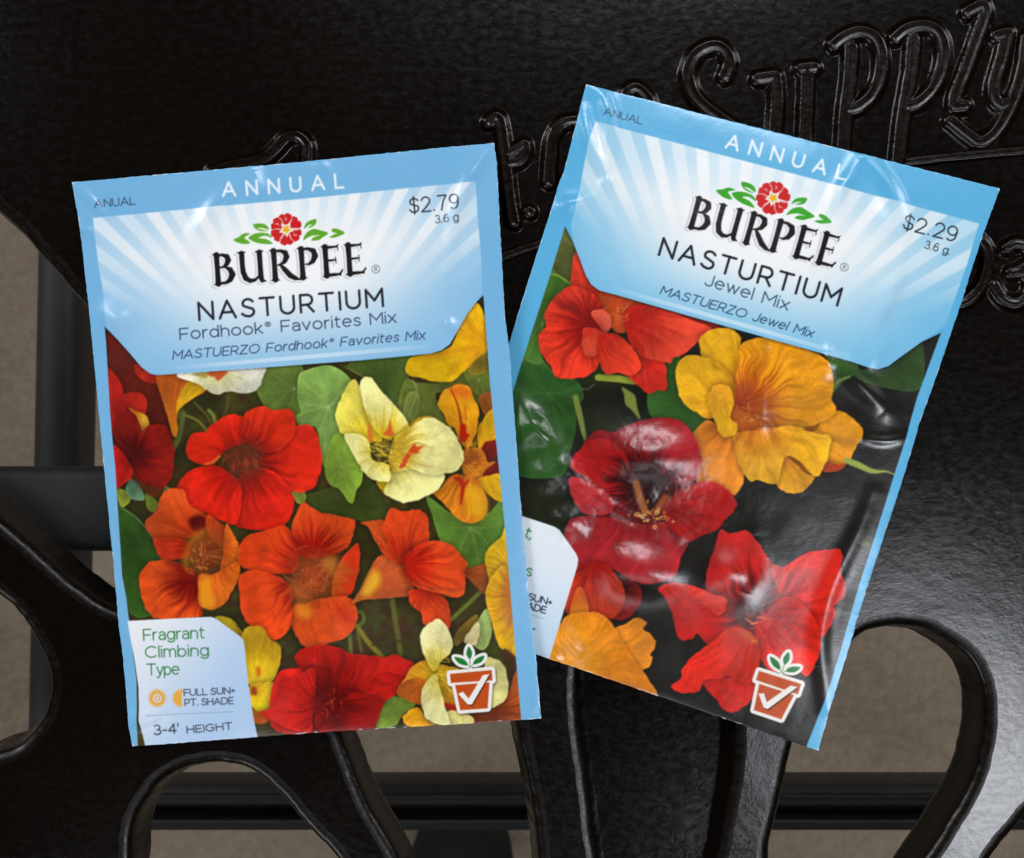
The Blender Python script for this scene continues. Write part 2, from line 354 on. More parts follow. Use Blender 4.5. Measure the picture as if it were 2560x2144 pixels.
    def speck(s, pts, n, L, cols, hw=1.0, seed=0, ang=None, alpha=0.7):
        """stamens / filaments: short tapered hairs scattered in a polygon"""
        rr = random.Random(seed); P = np.array(pts); a, b = P.min(0), P.max(0); ctr = P.mean(0)
        for _ in range(n):
            x, y = rr.gauss(ctr[0], (b[0] - a[0]) / 4.4), rr.gauss(ctr[1], (b[1] - a[1]) / 4.4)
            th = (rr.uniform(0, 6.28) if ang is None else ang + rr.uniform(-0.6, 0.6)); l = L * rr.uniform(0.5, 1.2)
            m = rr.uniform(-0.35, 0.35)
            s.stroke([(x, y, hw), (x + l * 0.5 * math.cos(th + m), y + l * 0.5 * math.sin(th + m), hw), (x + l * math.cos(th), y + l * math.sin(th), hw * 0.5)], hw, rr.choice(cols), alpha)

# ---- monoline lettering (cap height 1, x right, y up)
def arc(cx, cy, rx, ry, a0, a1, n=10):
    return [(cx + rx * math.cos(math.radians(a0 + (a1 - a0) * i / n)), cy + ry * math.sin(math.radians(a0 + (a1 - a0) * i / n))) for i in range(n + 1)]
xh = 0.72
G = {
 'A': (0.86, [[(0, 0), (0.43, 1), (0.86, 0)], [(0.15, 0.33), (0.71, 0.33)]]),
 'B': (0.66, [[(0, 0), (0, 1), (0.36, 1)] + arc(0.36, 0.76, 0.22, 0.24, 90, -90) + [(0, 0.52)], [(0.36, 0.52)] + arc(0.38, 0.26, 0.27, 0.26, 90, -90) + [(0, 0)]]),
 'C': (0.85, [arc(0.48, 0.5, 0.48, 0.5, 48, 312, 16)]),
 'D': (0.8, [[(0, 0), (0, 1), (0.32, 1)] + arc(0.32, 0.5, 0.48, 0.5, 90, -90, 14) + [(0, 0)]]),
 'E': (0.62, [[(0.62, 1), (0, 1), (0, 0), (0.62, 0)], [(0, 0.51), (0.55, 0.51)]]),
 'F': (0.6, [[(0.6, 1), (0, 1), (0, 0)], [(0, 0.48), (0.53, 0.48)]]),
 'G': (0.88, [arc(0.48, 0.5, 0.48, 0.5, 50, 318, 16) + [(0.86, 0.2), (0.86, 0.47), (0.52, 0.47)]]),
 'H': (0.74, [[(0, 0), (0, 1)], [(0.74, 0), (0.74, 1)], [(0, 0.51), (0.74, 0.51)]]),
 'I': (0.0, [[(0, 0), (0, 1)]]),
 'J': (0.5, [[(0.5, 1), (0.5, 0.3)] + arc(0.25, 0.27, 0.25, 0.27, 0, -160, 8)]),
 'L': (0.56, [[(0, 1), (0, 0), (0.56, 0)]]),
 'M': (0.88, [[(0, 0), (0, 1), (0.44, 0.36), (0.88, 1), (0.88, 0)]]),
 'N': (0.75, [[(0, 0), (0, 1), (0.75, 0), (0.75, 1)]]),
 'O': (0.98, [arc(0.49, 0.5, 0.49, 0.5, 0, 360, 24)]),
 'P': (0.62, [[(0, 0), (0, 1), (0.34, 1)] + arc(0.34, 0.69, 0.29, 0.31, 90, -90) + [(0, 0.38)]]),
 'R': (0.68, [[(0, 0), (0, 1), (0.36, 1)] + arc(0.36, 0.71, 0.28, 0.29, 90, -90) + [(0, 0.42)], [(0.36, 0.42), (0.68, 0)]]),
 'S': (0.64, [[(0.60, 0.86)] + arc(0.34, 0.74, 0.28, 0.26, 50, 180, 8) + [(0.1, 0.62), (0.34, 0.52), (0.58, 0.42)] + arc(0.34, 0.26, 0.30, 0.26, 15, -90, 7) + [(0.14, 0.05), (0.0, 0.16)]]),
 'T': (0.74, [[(0, 1), (0.74, 1)], [(0.37, 1), (0.37, 0)]]),
 'U': (0.72, [[(0, 1), (0, 0.38)] + arc(0.36, 0.36, 0.36, 0.36, 180, 360, 12) + [(0.72, 1)]]),
 'Z': (0.68, [[(0.02, 1), (0.66, 1), (0, 0), (0.68, 0)]]),
 'a': (0.5, [arc(0.25, 0.47, 0.25, 0.25, 150, 0, 8) + [(0.5, 0)], [(0.5, 0.42), (0.26, 0.42)] + arc(0.22, 0.21, 0.22, 0.21, 90, 270, 8) + [(0.4, 0.05), (0.5, 0.16)]]),
 'b': (0.6, [[(0, 1.02), (0, 0)], arc(0.3, 0.36, 0.3, 0.36, 0, 360, 16)]),
 'd': (0.6, [[(0.6, 1.02), (0.6, 0)], arc(0.3, 0.36, 0.3, 0.36, 0, 360, 16)]),
 'e': (0.6, [[(0.02, 0.38), (0.6, 0.38)] + arc(0.3, 0.36, 0.3, 0.36, 3, 310, 16)]),
 'g': (0.6, [arc(0.3, 0.36, 0.3, 0.36, 0, 360, 16), [(0.6, 0.72), (0.6, 0.0)] + arc(0.3, 0.0, 0.3, 0.26, 0, -150, 8)]),
 'h': (0.54, [[(0, 1.02), (0, 0)], [(0, 0.4)] + arc(0.27, 0.42, 0.27, 0.3, 165, 0, 8) + [(0.54, 0)]]),
 'i': (0.0, [[(0, 0), (0, xh)], [(0, 0.97), (0, 1.0)]]),
 'k': (0.5, [[(0, 1.02), (0, 0)], [(0.48, xh), (0, 0.24)], [(0.17, 0.4), (0.5, 0)]]),
 'l': (0.0, [[(0, 1.02), (0, 0)]]),
 'm': (0.9, [[(0, xh), (0, 0)], [(0, 0.42)] + arc(0.225, 0.47, 0.225, 0.25, 165, 0, 7) + [(0.45, 0)], [(0.45, 0.42)] + arc(0.675, 0.47, 0.225, 0.25, 165, 0, 7) + [(0.9, 0)]]),
 'n': (0.54, [[(0, xh), (0, 0)], [(0, 0.4)] + arc(0.27, 0.42, 0.27, 0.3, 165, 0, 8) + [(0.54, 0)]]),
 'o': (0.64, [arc(0.32, 0.36, 0.32, 0.36, 0, 360, 18)]),
 'p': (0.6, [[(0, xh), (0, -0.27)], arc(0.3, 0.36, 0.3, 0.36, 0, 360, 16)]),
 'r': (0.3, [[(0, xh), (0, 0)], [(0, 0.38)] + arc(0.3, 0.4, 0.3, 0.32, 170, 90, 5)]),
 's': (0.44, [[(0.42, 0.62)] + arc(0.23, 0.54, 0.19, 0.18, 60, 190, 6) + [(0.22, 0.38)] + arc(0.23, 0.18, 0.21, 0.18, 60, -90, 6) + [(0.0, 0.1)]]),
 't': (0.36, [[(0.12, 0.95), (0.12, 0.2)] + arc(0.28, 0.18, 0.16, 0.18, 180, 290, 5), [(0, xh), (0.36, xh)]]),
 'v': (0.56, [[(0, xh), (0.28, 0), (0.56, xh)]]),
 'w': (0.84, [[(0, xh), (0.22, 0), (0.42, xh), (0.62, 0), (0.84, xh)]]),
 'x': (0.54, [[(0, xh), (0.54, 0)], [(0.54, xh), (0, 0)]]),
 'y': (0.56, [[(0, xh), (0.29, 0.02)], [(0.56, xh), (0.24, -0.15), (0.14, -0.26), (0.02, -0.25)]]),
 '2': (0.58, [arc(0.29, 0.71, 0.27, 0.29, 165, -25, 10) + [(0.3, 0.3), (0, 0), (0.58, 0)]]),
 '3': (0.56, [arc(0.27, 0.75, 0.24, 0.25, 150, -90, 9) + arc(0.27, 0.26, 0.28, 0.26, 90, -155, 10)]),
 '4': (0.62, [[(0.46, 0), (0.46, 1), (0, 0.3), (0.62, 0.3)]]),
 '6': (0.58, [arc(0.29, 0.31, 0.28, 0.31, 0, 360, 14), [(0.01, 0.34), (0.04, 0.62)] + arc(0.33, 0.62, 0.29, 0.38, 165, 50, 7)]),
 '7': (0.56, [[(0, 1), (0.56, 1), (0.34, 0.6), (0.2, 0)]]),
 '9': (0.58, [arc(0.29, 0.69, 0.28, 0.31, 0, 360, 14), [(0.57, 0.66), (0.54, 0.38)] + arc(0.25, 0.38, 0.29, 0.38, -15, -130, 7)]),
 '$': (0.58, [[(0.56, 0.80)] + arc(0.3, 0.74, 0.26, 0.22, 40, 180, 8) + [(0.1, 0.58), (0.3, 0.5), (0.54, 0.41)] + arc(0.3, 0.26, 0.27, 0.24, 15, -90, 7) + [(0.1, 0.05), (0.0, 0.22)], [(0.3, 1.1), (0.3, -0.1)]]),
 '.': (0.12, [[(0.03, 0.02), (0.03, 0.05)]]), ',': (0.08, [[(0.06, 0.05), (0.0, -0.15)]]),
 '-': (0.34, [[(0, 0.4), (0.34, 0.4)]]), '+': (0.42, [[(0, 0.45), (0.42, 0.45)], [(0.21, 0.24), (0.21, 0.66)]]),
 "'": (0.02, [[(0.01, 1.0), (0.01, 0.74)]]), ' ': (0.25, []),
 '\u00ae': (0.42, [arc(0.21, 0.78, 0.2, 0.2, 0, 360, 14), [(0.15, 0.67), (0.15, 0.89), (0.25, 0.89), (0.27, 0.83), (0.23, 0.78), (0.15, 0.78)], [(0.22, 0.78), (0.28, 0.67)]]),
}
def text(cv, s, p0, p1, cap, hw, col, lab, track=0.2, slant=0.0, alpha=0.92, space=None):
    xs = []; x = 0
    for k, ch in enumerate(s):
        w_, st = G[ch]; xs.append(x); x += (space if (ch == ' ' and space) else w_) + track
    tot = x - track; p0 = np.array(p0, float); p1 = np.array(p1, float); d = p1 - p0; L = np.hypot(*d); d /= L; u = np.array([d[1], -d[0]])
    kx = L / tot
    for k, ch in enumerate(s):
        for poly in G[ch][1]:
            pts = [tuple(p0 + d * ((xs[k] + a) * kx + slant * b * cap) + u * b * cap) for a, b in poly]
            h = hw * (0.55 if ch == '\u00ae' else 1)
            cv.stroke([(a, b, h) for a, b in pts], h, col, alpha, lab)

# brand wordmark: flared serif capitals as tapered strokes, per letter (advance, strokes with half widths)
def bw():
    q = {}
    stem = lambda x, lean=0.0: [[(x, 0.03, .07), (x, .12, .062), (x, .5, .056), (x, .88, .062), (x, .97, .07)],
                    [(x - .13, -.0, .012), (x, .03, .03), (x + .13, .0, .012)], [(x - .13, 1.0, .012), (x, .965, .035)]]
    q['B'] = (0.80, stem(.16) + [[(.16, .96, .03), (.36, .965, .035), (.50, .90, .058), (.53, .78, .066), (.48, .66, .052), (.36, .57, .03), (.2, .55, .022)],
              [(.2, .56, .022), (.42, .56, .03), (.58, .46, .058), (.64, .30, .07), (.56, .13, .058), (.42, .04, .035), (.16, .03, .03)]])
    q['U'] = (0.98, [[(.0, 1.0, .012), (.14, .965, .036)], [(.14, .97, .06), (.14, .6, .056), (.15, .35, .06), (.22, .14, .062), (.36, .045, .05), (.52, .06, .036), (.66, .18, .024)],
              [(.60, 1.0, .012), (.72, .965, .036)], [(.72, .97, .06), (.72, .5, .056), (.72, .14, .062), (.75, .03, .05), (.88, .0, .012)], [(.60, .97, .01), (.72, .97, .04), (.84, 1.0, .012)], [(.02, .99, .01), (.14, .97, .04), (.26, 1.0, .012)]])
    q['R'] = (0.86, stem(.16) + [[(.16, .96, .03), (.38, .965, .035), (.54, .89, .058), (.57, .75, .066), (.50, .60, .05), (.36, .51, .028), (.25, .49, .02)],
              [(.34, .52, .03), (.48, .34, .056), (.66, .12, .064), (.82, .02, .05), (.98, -.04, .014)]])
    q['P'] = (0.74, stem(.16) + [[(.16, .96, .03), (.38, .965, .035), (.56, .88, .06), (.60, .71, .07), (.52, .54, .054), (.38, .45, .034), (.27, .46, .016)]])
    q['E'] = (0.72, stem(.16) + [[(.16, .955, .04), (.40, .955, .034), (.54, .96, .03), (.60, 1.02, .012)], [(.57, .98, .014), (.58, .84, .010)],
              [(.16, .52, .034), (.38, .52, .03), (.49, .53, .02)], [(.485, .62, .012), (.49, .42, .012)],
              [(.16, .04, .04), (.44, .04, .036), (.58, .05, .03), (.70, .16, .012)], [(.6, .02, .03), (.68, .2, .01)]])
    return q
BW = bw()
def wordmark(cv, p0, p1, cap, lab):
    s = 'BURPEE'; xs = []; x = 0
    for ch in s: xs.append(x); x += BW[ch][0] + 0.045
    tot = x - 0.07; p0 = np.array(p0, float); p1 = np.array(p1, float); d = p1 - p0; L = np.hypot(*d); d /= L; u = np.array([d[1], -d[0]]); kx = L / tot
    for (dx, dy, grow, col, al) in ((-6, -4, 1.0, (158, 166, 176), 0.75), (-4.2, -2.8, 0.9, (238, 240, 240), 1.0), (0, 0, 2.2, (240, 240, 240), 1.0), (0, 0, 0, (26, 24, 26), 1.0)):
        for k, ch in enumerate(s):
            for poly in BW[ch][1]:
                pts = [(*(p0 + d * ((xs[k] + a) * kx + dx) + u * (b * cap + dy)), h * kx * (1.45 if h > 0.034 else 1.15) + grow) for a, b, h in poly]
                cv.stroke(pts, 1, col, al, lab if grow == 0 else None)
def registered(cv, c, r, lab, d):
    col = (80, 80, 85); cx, cy = c
    cv.stroke([(cx + r * math.cos(t / 16 * 6.2832), cy + r * math.sin(t / 16 * 6.2832), 0.8) for t in range(17)], 1, col, 0.9, lab)
    ca, sa = math.cos(d), math.sin(d)
    f = lambda x, y: (cx + (x * ca - y * sa) * r, cy + (x * sa + y * ca) * r, 0.8)
    cv.stroke([f(-.28, .5), f(-.28, -.5), f(.15, -.5), f(.32, -.25), f(.1, 0), f(-.28, 0)], 1, col, 0.9, lab); cv.stroke([f(.05, 0), f(.35, .5)], 1, col, 0.9, lab)
def sim(pts, src0, dst0, ang, k):
    ca, sa = math.cos(ang) * k, math.sin(ang) * k
    return [(dst0[0] + (x - src0[0]) * ca - (y - src0[1]) * sa, dst0[1] + (x - src0[0]) * sa + (y - src0[1]) * ca) for x, y in pts]
HL1 = cr(160, 340, 0.3524); HL2 = cr(760, 340, 0.3524)
R3 = cr(220, 880, 0.3411); R4 = cr(760, 880, 0.3411); R5 = cr(240, 1380, 0.2956); R6 = cr(760, 1380, 0.3048)
Q3 = cr(1260, 540, 0.3411); Q4 = cr(1700, 780, 0.3411); Q5 = cr(1280, 1100, 0.3639); Q6 = cr(1640, 1300, 0.3411)
Q1 = cr(1400, 180, 0.2956); Q2 = cr(1900, 360, 0.3638)
def logo(cv, dst, ang, k, lb, lf):
    src = (714, 572.6); T = lambda pts: sim(pts, src, dst, ang, k); g1 = (98, 170, 45) if ang == 0 else (58, 165, 35)
    for L in ([(1197,738),(1235,715),(1270,690),(1315,690),(1290,708),(1275,722),(1300,740),(1315,760),(1260,764)],
              [(1303,722),(1345,692),(1400,684),(1445,692),(1470,720),(1420,706),(1375,722),(1430,730),(1476,762),(1410,764),(1350,752)],
              [(1338,625),(1390,618),(1430,630),(1448,662),(1400,650),(1365,652),(1400,662),(1440,672),(1390,672),(1352,655)],
              [(1785,588),(1745,596),(1712,618),(1700,656),(1730,632),(1758,626),(1725,650),(1755,644),(1782,622)],
              [(1692,738),(1712,690),(1762,658),(1816,668),(1872,688),(1830,720),(1800,738),(1750,740),(1770,716),(1810,704),(1760,705),(1720,722)],
              [(1895,662),(1935,658),(1990,686),(1960,706),(1920,720),(1880,718),(1910,700),(1935,690),(1905,682)]):
        cv.fill(T(HL1(L)), g1, smooth=4, lab=lf)
    def P(r, a): return (src[0] + r * math.cos(math.radians(a)), src[1] + r * math.sin(math.radians(a)))
    red = (205, 32, 32); wh = (240, 236, 225)
    for a in (-95, -35, 30, 88, 150, 208):
        cv.fill(T([P(8, a), P(24, a - 30), P(36, a - 30), P(40, a - 12), P(37, a - 2), P(41, a + 8), P(37, a + 27), P(24, a + 28)]), red, smooth=4, lab=lb)
    for k_, a in enumerate((-65, -2, 58, 118, 178, 238, -95, 30, 208)):
        r1 = 40 if k_ < 6 else 31
        cv.stroke([(*T([P(12 if k_ < 6 else 22, a)])[0], 1.0), (*T([P(26, a + 6)])[0], 1.1), (*T([P(r1, a - 3)])[0], 0.7)], 1, wh, 0.85)
    star = []
    for i in range(10): star.append(P(20 if i % 2 == 0 else 11, -60 + 36 * i))
    cv.fill(T(star), wh, smooth=0, lab=lb); cv.fill(T([P(12 if i % 2 == 0 else 6.5, -60 + 36 * i) for i in range(10)]), (238, 180, 30), smooth=0, lab=lb)
def pot(cv, dst, ang, k, lab, llab):
    src = (1125, 1681.7); T = lambda pts: sim(R6(pts), src, dst, ang, k)
    rim_ = [(1198,990),(1540,955),(1547,1040),(1205,1065)]; body = [(1240,1082),(1522,1057),(1507,1270),(1283,1288)]
    lv = [[(1352,765),(1380,815),(1362,868),(1333,825)], [(1235,853),(1310,868),(1345,918),(1275,905)], [(1480,838),(1455,890),(1390,910),(1412,865)]]
    stem = T([(1367, 955), (1364, 880)])
    for q in (rim_, body): cv.fill([(x + 1.5, y + 3.5) for x, y in T(q)], (25, 18, 12), smooth=0, grow=9.5, soft=4, alpha=0.55)
    for q in lv: cv.fill(T(q), (240, 238, 232), smooth=4, grow=7.5 * k, lab=lab)
    for q in (rim_, body): cv.fill(T(q), (240, 238, 232), smooth=0, grow=8.6 * k, lab=lab)
    cv.stroke([(*stem[0], 4), (*stem[1], 4)], 4, (240, 238, 232), lab=lab)
    for q in (rim_, body): cv.fill(T(q), (192, 76, 20), smooth=0, lab=lab)
    for q in lv: cv.fill(T(q), (22, 118, 48), smooth=4, lab=llab)
    cv.stroke([(*T([(1366, 935)])[0], 0.8), (*T([(1358, 850)])[0], 0.6)], 1, (60, 110, 60), lab=llab)
    for q in T([(1366, 935)]):
        for e in lv[1:]: cv.stroke([(*q, 0.8), (*T([e[2]])[0], 0.6)], 1, (60, 110, 60), 0.8, lab=llab)
    ck = [(1265,1155),(1303,1135),(1352,1190),(1468,998),(1522,990),(1378,1240),(1345,1240)]
    cv.fill([(x + 2, y + 3) for x, y in T(ck)], (50, 15, 5), smooth=0, soft=2.2, alpha=0.85); cv.fill(T(ck), (240, 238, 232), smooth=0, lab=lab)
def band(cv, a, b):
    a = np.array(a, float); b = np.array(b, float); d = (b - a) / np.hypot(*(b - a)); L = np.hypot(*(b - a)); wn = cv.win([a, b], 12)
    t = ((cv.X[wn] - a[0]) * d[0] + (cv.Y[wn] - a[1]) * d[1]) / L; q = -(cv.X[wn] - a[0]) * d[1] + (cv.Y[wn] - a[1]) * d[0]
    cv.comp(wn, np.clip(5.6 - np.abs(q), 0, 1) * np.abs(np.sin(np.pi * np.clip(t, 0, 1))) ** 0.8 * 0.6, np.array((228, 242, 252)) / 255.0)
def sunburst(cv, centre, wc, wr, tl, lv_, up, blue, edge_pts, seed):
    """header panel: white-blue field with rays"""
    def f(X, Y, sd):
        dx, dy = X - centre[0], Y - centre[1]; r = np.hypot(dx, dy); a = np.degrees(np.arctan2(dx * lv_[0] + dy * lv_[1], -(dx * lv_[1] * -1 + dy * lv_[0]) )) if False else np.degrees(np.arctan2(dx, -dy))
        ph = (a + tl) / 5.3
        s1 = 0.5 + 0.5 * np.cos(ph * 2 * np.pi); s2 = 0.5 + 0.5 * np.cos(ph * np.pi)
        ray = smooth01((s1 - 0.28) / 0.35) * (0.62 + 0.38 * s2)
        q = ((X - wc[0]) * up[1] - (Y - wc[1]) * up[0]) * -1; v = (X - wc[0]) * up[0] + (Y - wc[1]) * up[1]
        u_ = (X - wc[0]) * -up[1] + (Y - wc[1]) * up[0]
        vn = np.maximum(-v, 0)
        core = np.exp(-(np.abs(u_ / 350.0) ** 3 + (vn / 195.0) ** 2.5)) * (1 - 0.85 * smooth01((v - 30) / 130.0))
        gap = 0.36 + 0.44 * np.exp(-(u_ / 280.0) ** 2); top = 0.97 - 0.22 * (u_ / 480.0) ** 2
        fade = smooth01((v + 150 - 40 * (np.abs(u_) / 480.0)) / 170.0)
        wgt = 0.10 + (gap + (top - gap) * ray - 0.10) * fade
        wgt = 1 - (1 - wgt) * (1 - core)
        wgt = np.clip(wgt, 0, 1)[..., None]
        bl = np.array(blue) / 255.0; wh = np.array((247, 249, 248)) / 255.0
        return bl * (1 - wgt) + wh * wgt
    cv.fill(edge_pts, f, smooth=0, soft=0.9, lab=1)

LABELS = {}
def base_colour(cv, blue):
    cv.img[:] = np.array(blue) / 255.0; n = noise2(cv.X / 3, cv.Y / 3, 9) - 0.5
    cv.img *= (1 + 0.03 * n)[..., None]
def strokes_line(cv, p0, p1, hw, col, a, lab=None): cv.stroke([(*p0, hw), (*p1, hw)], hw, col, a, lab)

# ================================================================== LEFT PACKET ART
def art_left():
    cv = Canvas(160, 345, 1375, 1885)
    X, Y = cv.X, cv.Y
    n = noise2(X / 60, Y / 60, 1); n2 = noise2(X / 17, Y / 17, 2)
    bgc = np.stack([0.15 + 0.13 * n, 0.15 + 0.17 * n2 * n, 0.06 + 0.04 * n], -1); cv.img[:] = bgc
    L = cv.leaf; Pt = cv.petal
    # foliage
    L(R3([(1230,100),(1560,100),(1560,460),(1350,450),(1230,280)]), (92, 112, 52), R3([(1510,270)])[0], 0.45, 3)
    L(R4([(330,80),(810,20),(780,150),(750,270),(690,400),(560,300),(430,190)]), (72, 92, 40), seed=4)
    cv.stroke([(*R4([(300,110)])[0], 1.5), (*R4([(440,190)])[0], 1.5)], 1, (120, 135, 70), 0.8)
    L(R4([(750,200),(830,230),(1000,230),(1060,200),(1200,90),(1330,20),(1380,300),(1250,380),(980,300),(1000,420),(1040,540),(900,470),(780,520),(720,450),(690,380)]), (88, 98, 42), seed=5)
    L(R4([(1180,110),(1360,40),(1380,330),(1280,320),(1210,240)]), (96, 108, 42), seed=6, veins=0.3)
    L(R4([(750,330),(800,290),(850,330),(830,460),(760,560),(730,470)]), (110, 122, 62), seed=8)
    cv.stroke([(*R4([(800,210)])[0], 3), (*R4([(830,300)])[0], 2.5), (*R4([(770,470)])[0], 1.5)], 1, (135, 145, 85), 0.7, smooth=4)
    L(R4([(-60,1060),(100,1020),(430,920),(560,1010),(640,1120),(640,1180),(560,1260),(400,1230),(100,1200)]), (58, 68, 28), seed=7)
    L(R4([(560,1010),(700,1040),(760,1130),(640,1140),(600,1080)]), (70, 60, 25), seed=3)
    L(R4([(-45,200),(0,140),(190,100),(330,190),(345,260),(270,400),(250,500),(290,590),(210,680),(160,840),(120,760),(90,560),(-40,540),(-60,470),(-25,440),(-50,350)]), (122, 155, 84), R4([(175,405)])[0], 0.6, 1, nv=11, vc=(176, 198, 140))
    cv.stroke([(*R4([(165,850)])[0], 1.2), (*R4([(200,640)])[0], 1.2), (*R4([(250,575)])[0], 1.2)], 1, (150, 175, 90), 0.8)
    L(R4([(150,830),(200,640),(260,580),(320,575),(420,760),(425,940),(385,1010),(360,1100),(325,1090),(260,1000),(185,960)]), (118, 146, 52), R4([(275,830)])[0], 0.35, 9)
    L(R4([(905,1050),(1100,1180),(1340,1180),(1460,1060),(1490,1280),(1430,1400),(1340,1500),(1320,1560),(1210,1570),(1130,1500),(1000,1370),(945,1200)]), (84, 120, 46), R4([(1220,1280)])[0], 0.5, 11, nv=7)
    L(R3([(205,1120),(290,1165),(400,1260),(490,1400),(530,1530),(480,1620),(500,1759),(520,1900),(300,1920),(230,1500)]), (46, 78, 30), seed=12)
    cv.stroke([(*R3([(225,1140)])[0], 1.4), (*R3([(330,1200)])[0], 1.4), (*R3([(430,1310)])[0], 1.2), (*R3([(500,1430)])[0], 1)], 1, (125, 140, 85), 0.8, smooth=4)
    L(R3([(195,1010),(250,1005),(300,1060),(285,1110),(230,1130)]), (118, 128, 48), seed=2); L(R3([(410,1035),(500,1095),(480,1165),(430,1150)]), (108, 122, 44), seed=3)
    L(R3([(300,930),(350,950),(400,1040),(390,1085),(310,1075),(265,1010)]), (84, 116, 98), seed=4); L(R3([(1490,1020),(1580,1010),(1590,1090),(1540,1110)]), (128, 140, 60), seed=5)
    L(R3([(540,1010),(560,975),(590,1010),(540,1050)]), (140, 150, 95), seed=5)
    for a, b, hw, c in ((R3([(690,460),(790,500),(860,570)]), 0, 3, (120, 128, 45)), (R3([(770,370),(860,460),(900,540)]), 0, 2.5, (88, 95, 40)), (R3([(1030,300),(1010,420),(990,470)]), 0, 4, (85, 78, 35)),
                        (R3([(640,480),(690,450),(660,600),(620,700)]), 0, 7, (92, 100, 42)), (R3([(880,430),(915,470),(925,520)]), 0, 4.5, (125, 140, 55))):
        cv.stroke([(*p, hw) for p in a], hw, c, 0.85, smooth=5, soft=1.6)
    for a, hw, c in ((R6([(430,600),(520,730),(650,870)]), 6, (148, 138, 40)), (R6([(360,620),(375,720),(380,820)]), 5, (105, 130, 50)), (R6([(440,650),(455,750),(470,820)]), 3.5, (112, 100, 45)),
                     (R6([(725,380),(750,560),(775,700),(790,850)]), 6.5, (100, 104, 42)), (R6([(1440,325),(1330,430),(1205,545)]), 5, (110, 130, 48)), (R6([(430,480),(480,500),(490,560),(450,600)]), 4, (95, 120, 45)),
                     (R6([(500,420),(620,520)]), 6, (70, 62, 34)), (R6([(560,760),(700,730),(900,720)]), 4, (60, 56, 30)), (R6([(800,420),(860,560),(950,700)]), 3, (62, 58, 30)), (R6([(170,740),(230,745),(290,735)]), 4, (80, 70, 35))):
        cv.stroke([(*p, hw) for p in a], hw, c, 0.8, smooth=5, soft=1.8)
    L(R6([(1500,455),(1540,600),(1530,700),(1480,790),(1400,760),(1370,650),(1420,560)]), (152, 172, 108), seed=6)
    L(R6([(1230,700),(1290,600),(1420,500),(1400,620),(1300,720),(1250,760)]), (112, 88, 30), seed=6)
    L(R6([(720,1180),(910,1240),(810,1330),(740,1425),(590,1435),(620,1290)]), (112, 136, 56), seed=7)
    # dark red flower, far left
    mar, red = (70, 12, 8), (176, 28, 18)
    c1 = R3([(330,760)])[0]
    Pt(R3([(110,-80),(290,-20),(450,120),(520,190),(560,400),(620,560),(560,640),(420,700),(300,900),(150,900)]), c1, (80, 22, 14), (96, 28, 16), st=0.1, seed=1)
    Pt(R3([(330,90),(400,95),(510,180),(500,230),(420,220),(345,160)]), c1, (150, 30, 18), (176, 40, 26), seed=2, shadow=0.2)
    Pt(R3([(110,110),(170,150),(230,230),(250,330),(310,430),(240,560),(165,600),(130,300)]), c1, (150, 20, 14), (182, 32, 22), seed=3)
    Pt(R3([(250,315),(400,310),(415,460),(340,470),(285,410)]), c1, (160, 24, 16), (180, 36, 24), seed=4, shadow=0.2)
    Pt(R3([(285,408),(340,435),(405,460),(440,535),(378,568),(350,480)]), R3([(360,400)])[0], (214, 130, 22), (226, 168, 44), seed=5)
    Pt(R3([(170,560),(280,450),(350,480),(380,580),(350,760),(250,740)]), c1, (92, 14, 10), (118, 20, 14), seed=6)
    Pt(R3([(360,600),(450,535),(560,548),(622,680),(605,900),(530,1000),(400,965),(310,880),(320,720)]), c1, (88, 10, 8), (142, 24, 16), seed=7, fr=5)
    Pt(R3([(165,690),(250,740),(325,870),(290,935),(170,990)]), c1, (150, 16, 12), (196, 28, 20), seed=8)
    Pt(R3([(320,900),(400,960),(530,1000),(500,1060),(400,1020)]), c1, (70, 24, 10), (86, 40, 16), seed=2)
    # orange trumpet
    Pt(R3([(495,150),(650,150),(860,268),(775,335),(690,395),(645,470),(650,560),(635,620),(600,570),(560,430),(525,320)]), R3([(600,620)])[0], (212, 120, 22), (196, 92, 24), seed=9, st=0.22, fr=12)
    Pt(R3([(740,215),(860,268),(775,335),(690,395),(640,440),(660,330)]), R3([(640,440)])[0], (206, 150, 20), (226, 172, 24), seed=10, shadow=0)
    # cream flower under the header
    Pt(R3([(640,175),(760,120),(1262,100),(1272,200),(1225,285),(1130,305),(1035,288),(950,312),(880,290),(800,235)]), R3([(930,130)])[0], (216, 214, 150), (240, 238, 214), seed=11, st=0.06)
    cv.fill(R3([(870,145),(1015,140),(990,180),(945,215),(925,185),(890,180)]), (196, 84, 40), smooth=3, soft=2)
    cv.fill(R3([(760,165),(860,150),(870,190),(820,185)]), (150, 120, 40), smooth=3, soft=3, alpha=0.7)
    # main red flower
    c = R3([(1130,790)])[0]; i_, o_ = (140, 14, 8), (226, 40, 18)
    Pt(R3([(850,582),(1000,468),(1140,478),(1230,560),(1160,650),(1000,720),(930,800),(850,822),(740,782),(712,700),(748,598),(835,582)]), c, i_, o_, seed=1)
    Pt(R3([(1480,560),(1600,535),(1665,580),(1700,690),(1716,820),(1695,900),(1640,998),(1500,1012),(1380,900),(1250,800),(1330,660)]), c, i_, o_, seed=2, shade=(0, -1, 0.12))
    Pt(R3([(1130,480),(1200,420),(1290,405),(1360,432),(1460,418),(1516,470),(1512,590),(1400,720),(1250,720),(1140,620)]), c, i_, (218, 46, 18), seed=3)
    Pt(R3([(1090,940),(1180,860),(1330,860),(1470,990),(1505,1100),(1462,1240),(1330,1302),(1150,1292),(1065,1258),(1110,1100)]), c, (160, 20, 10), (220, 34, 16), seed=4)
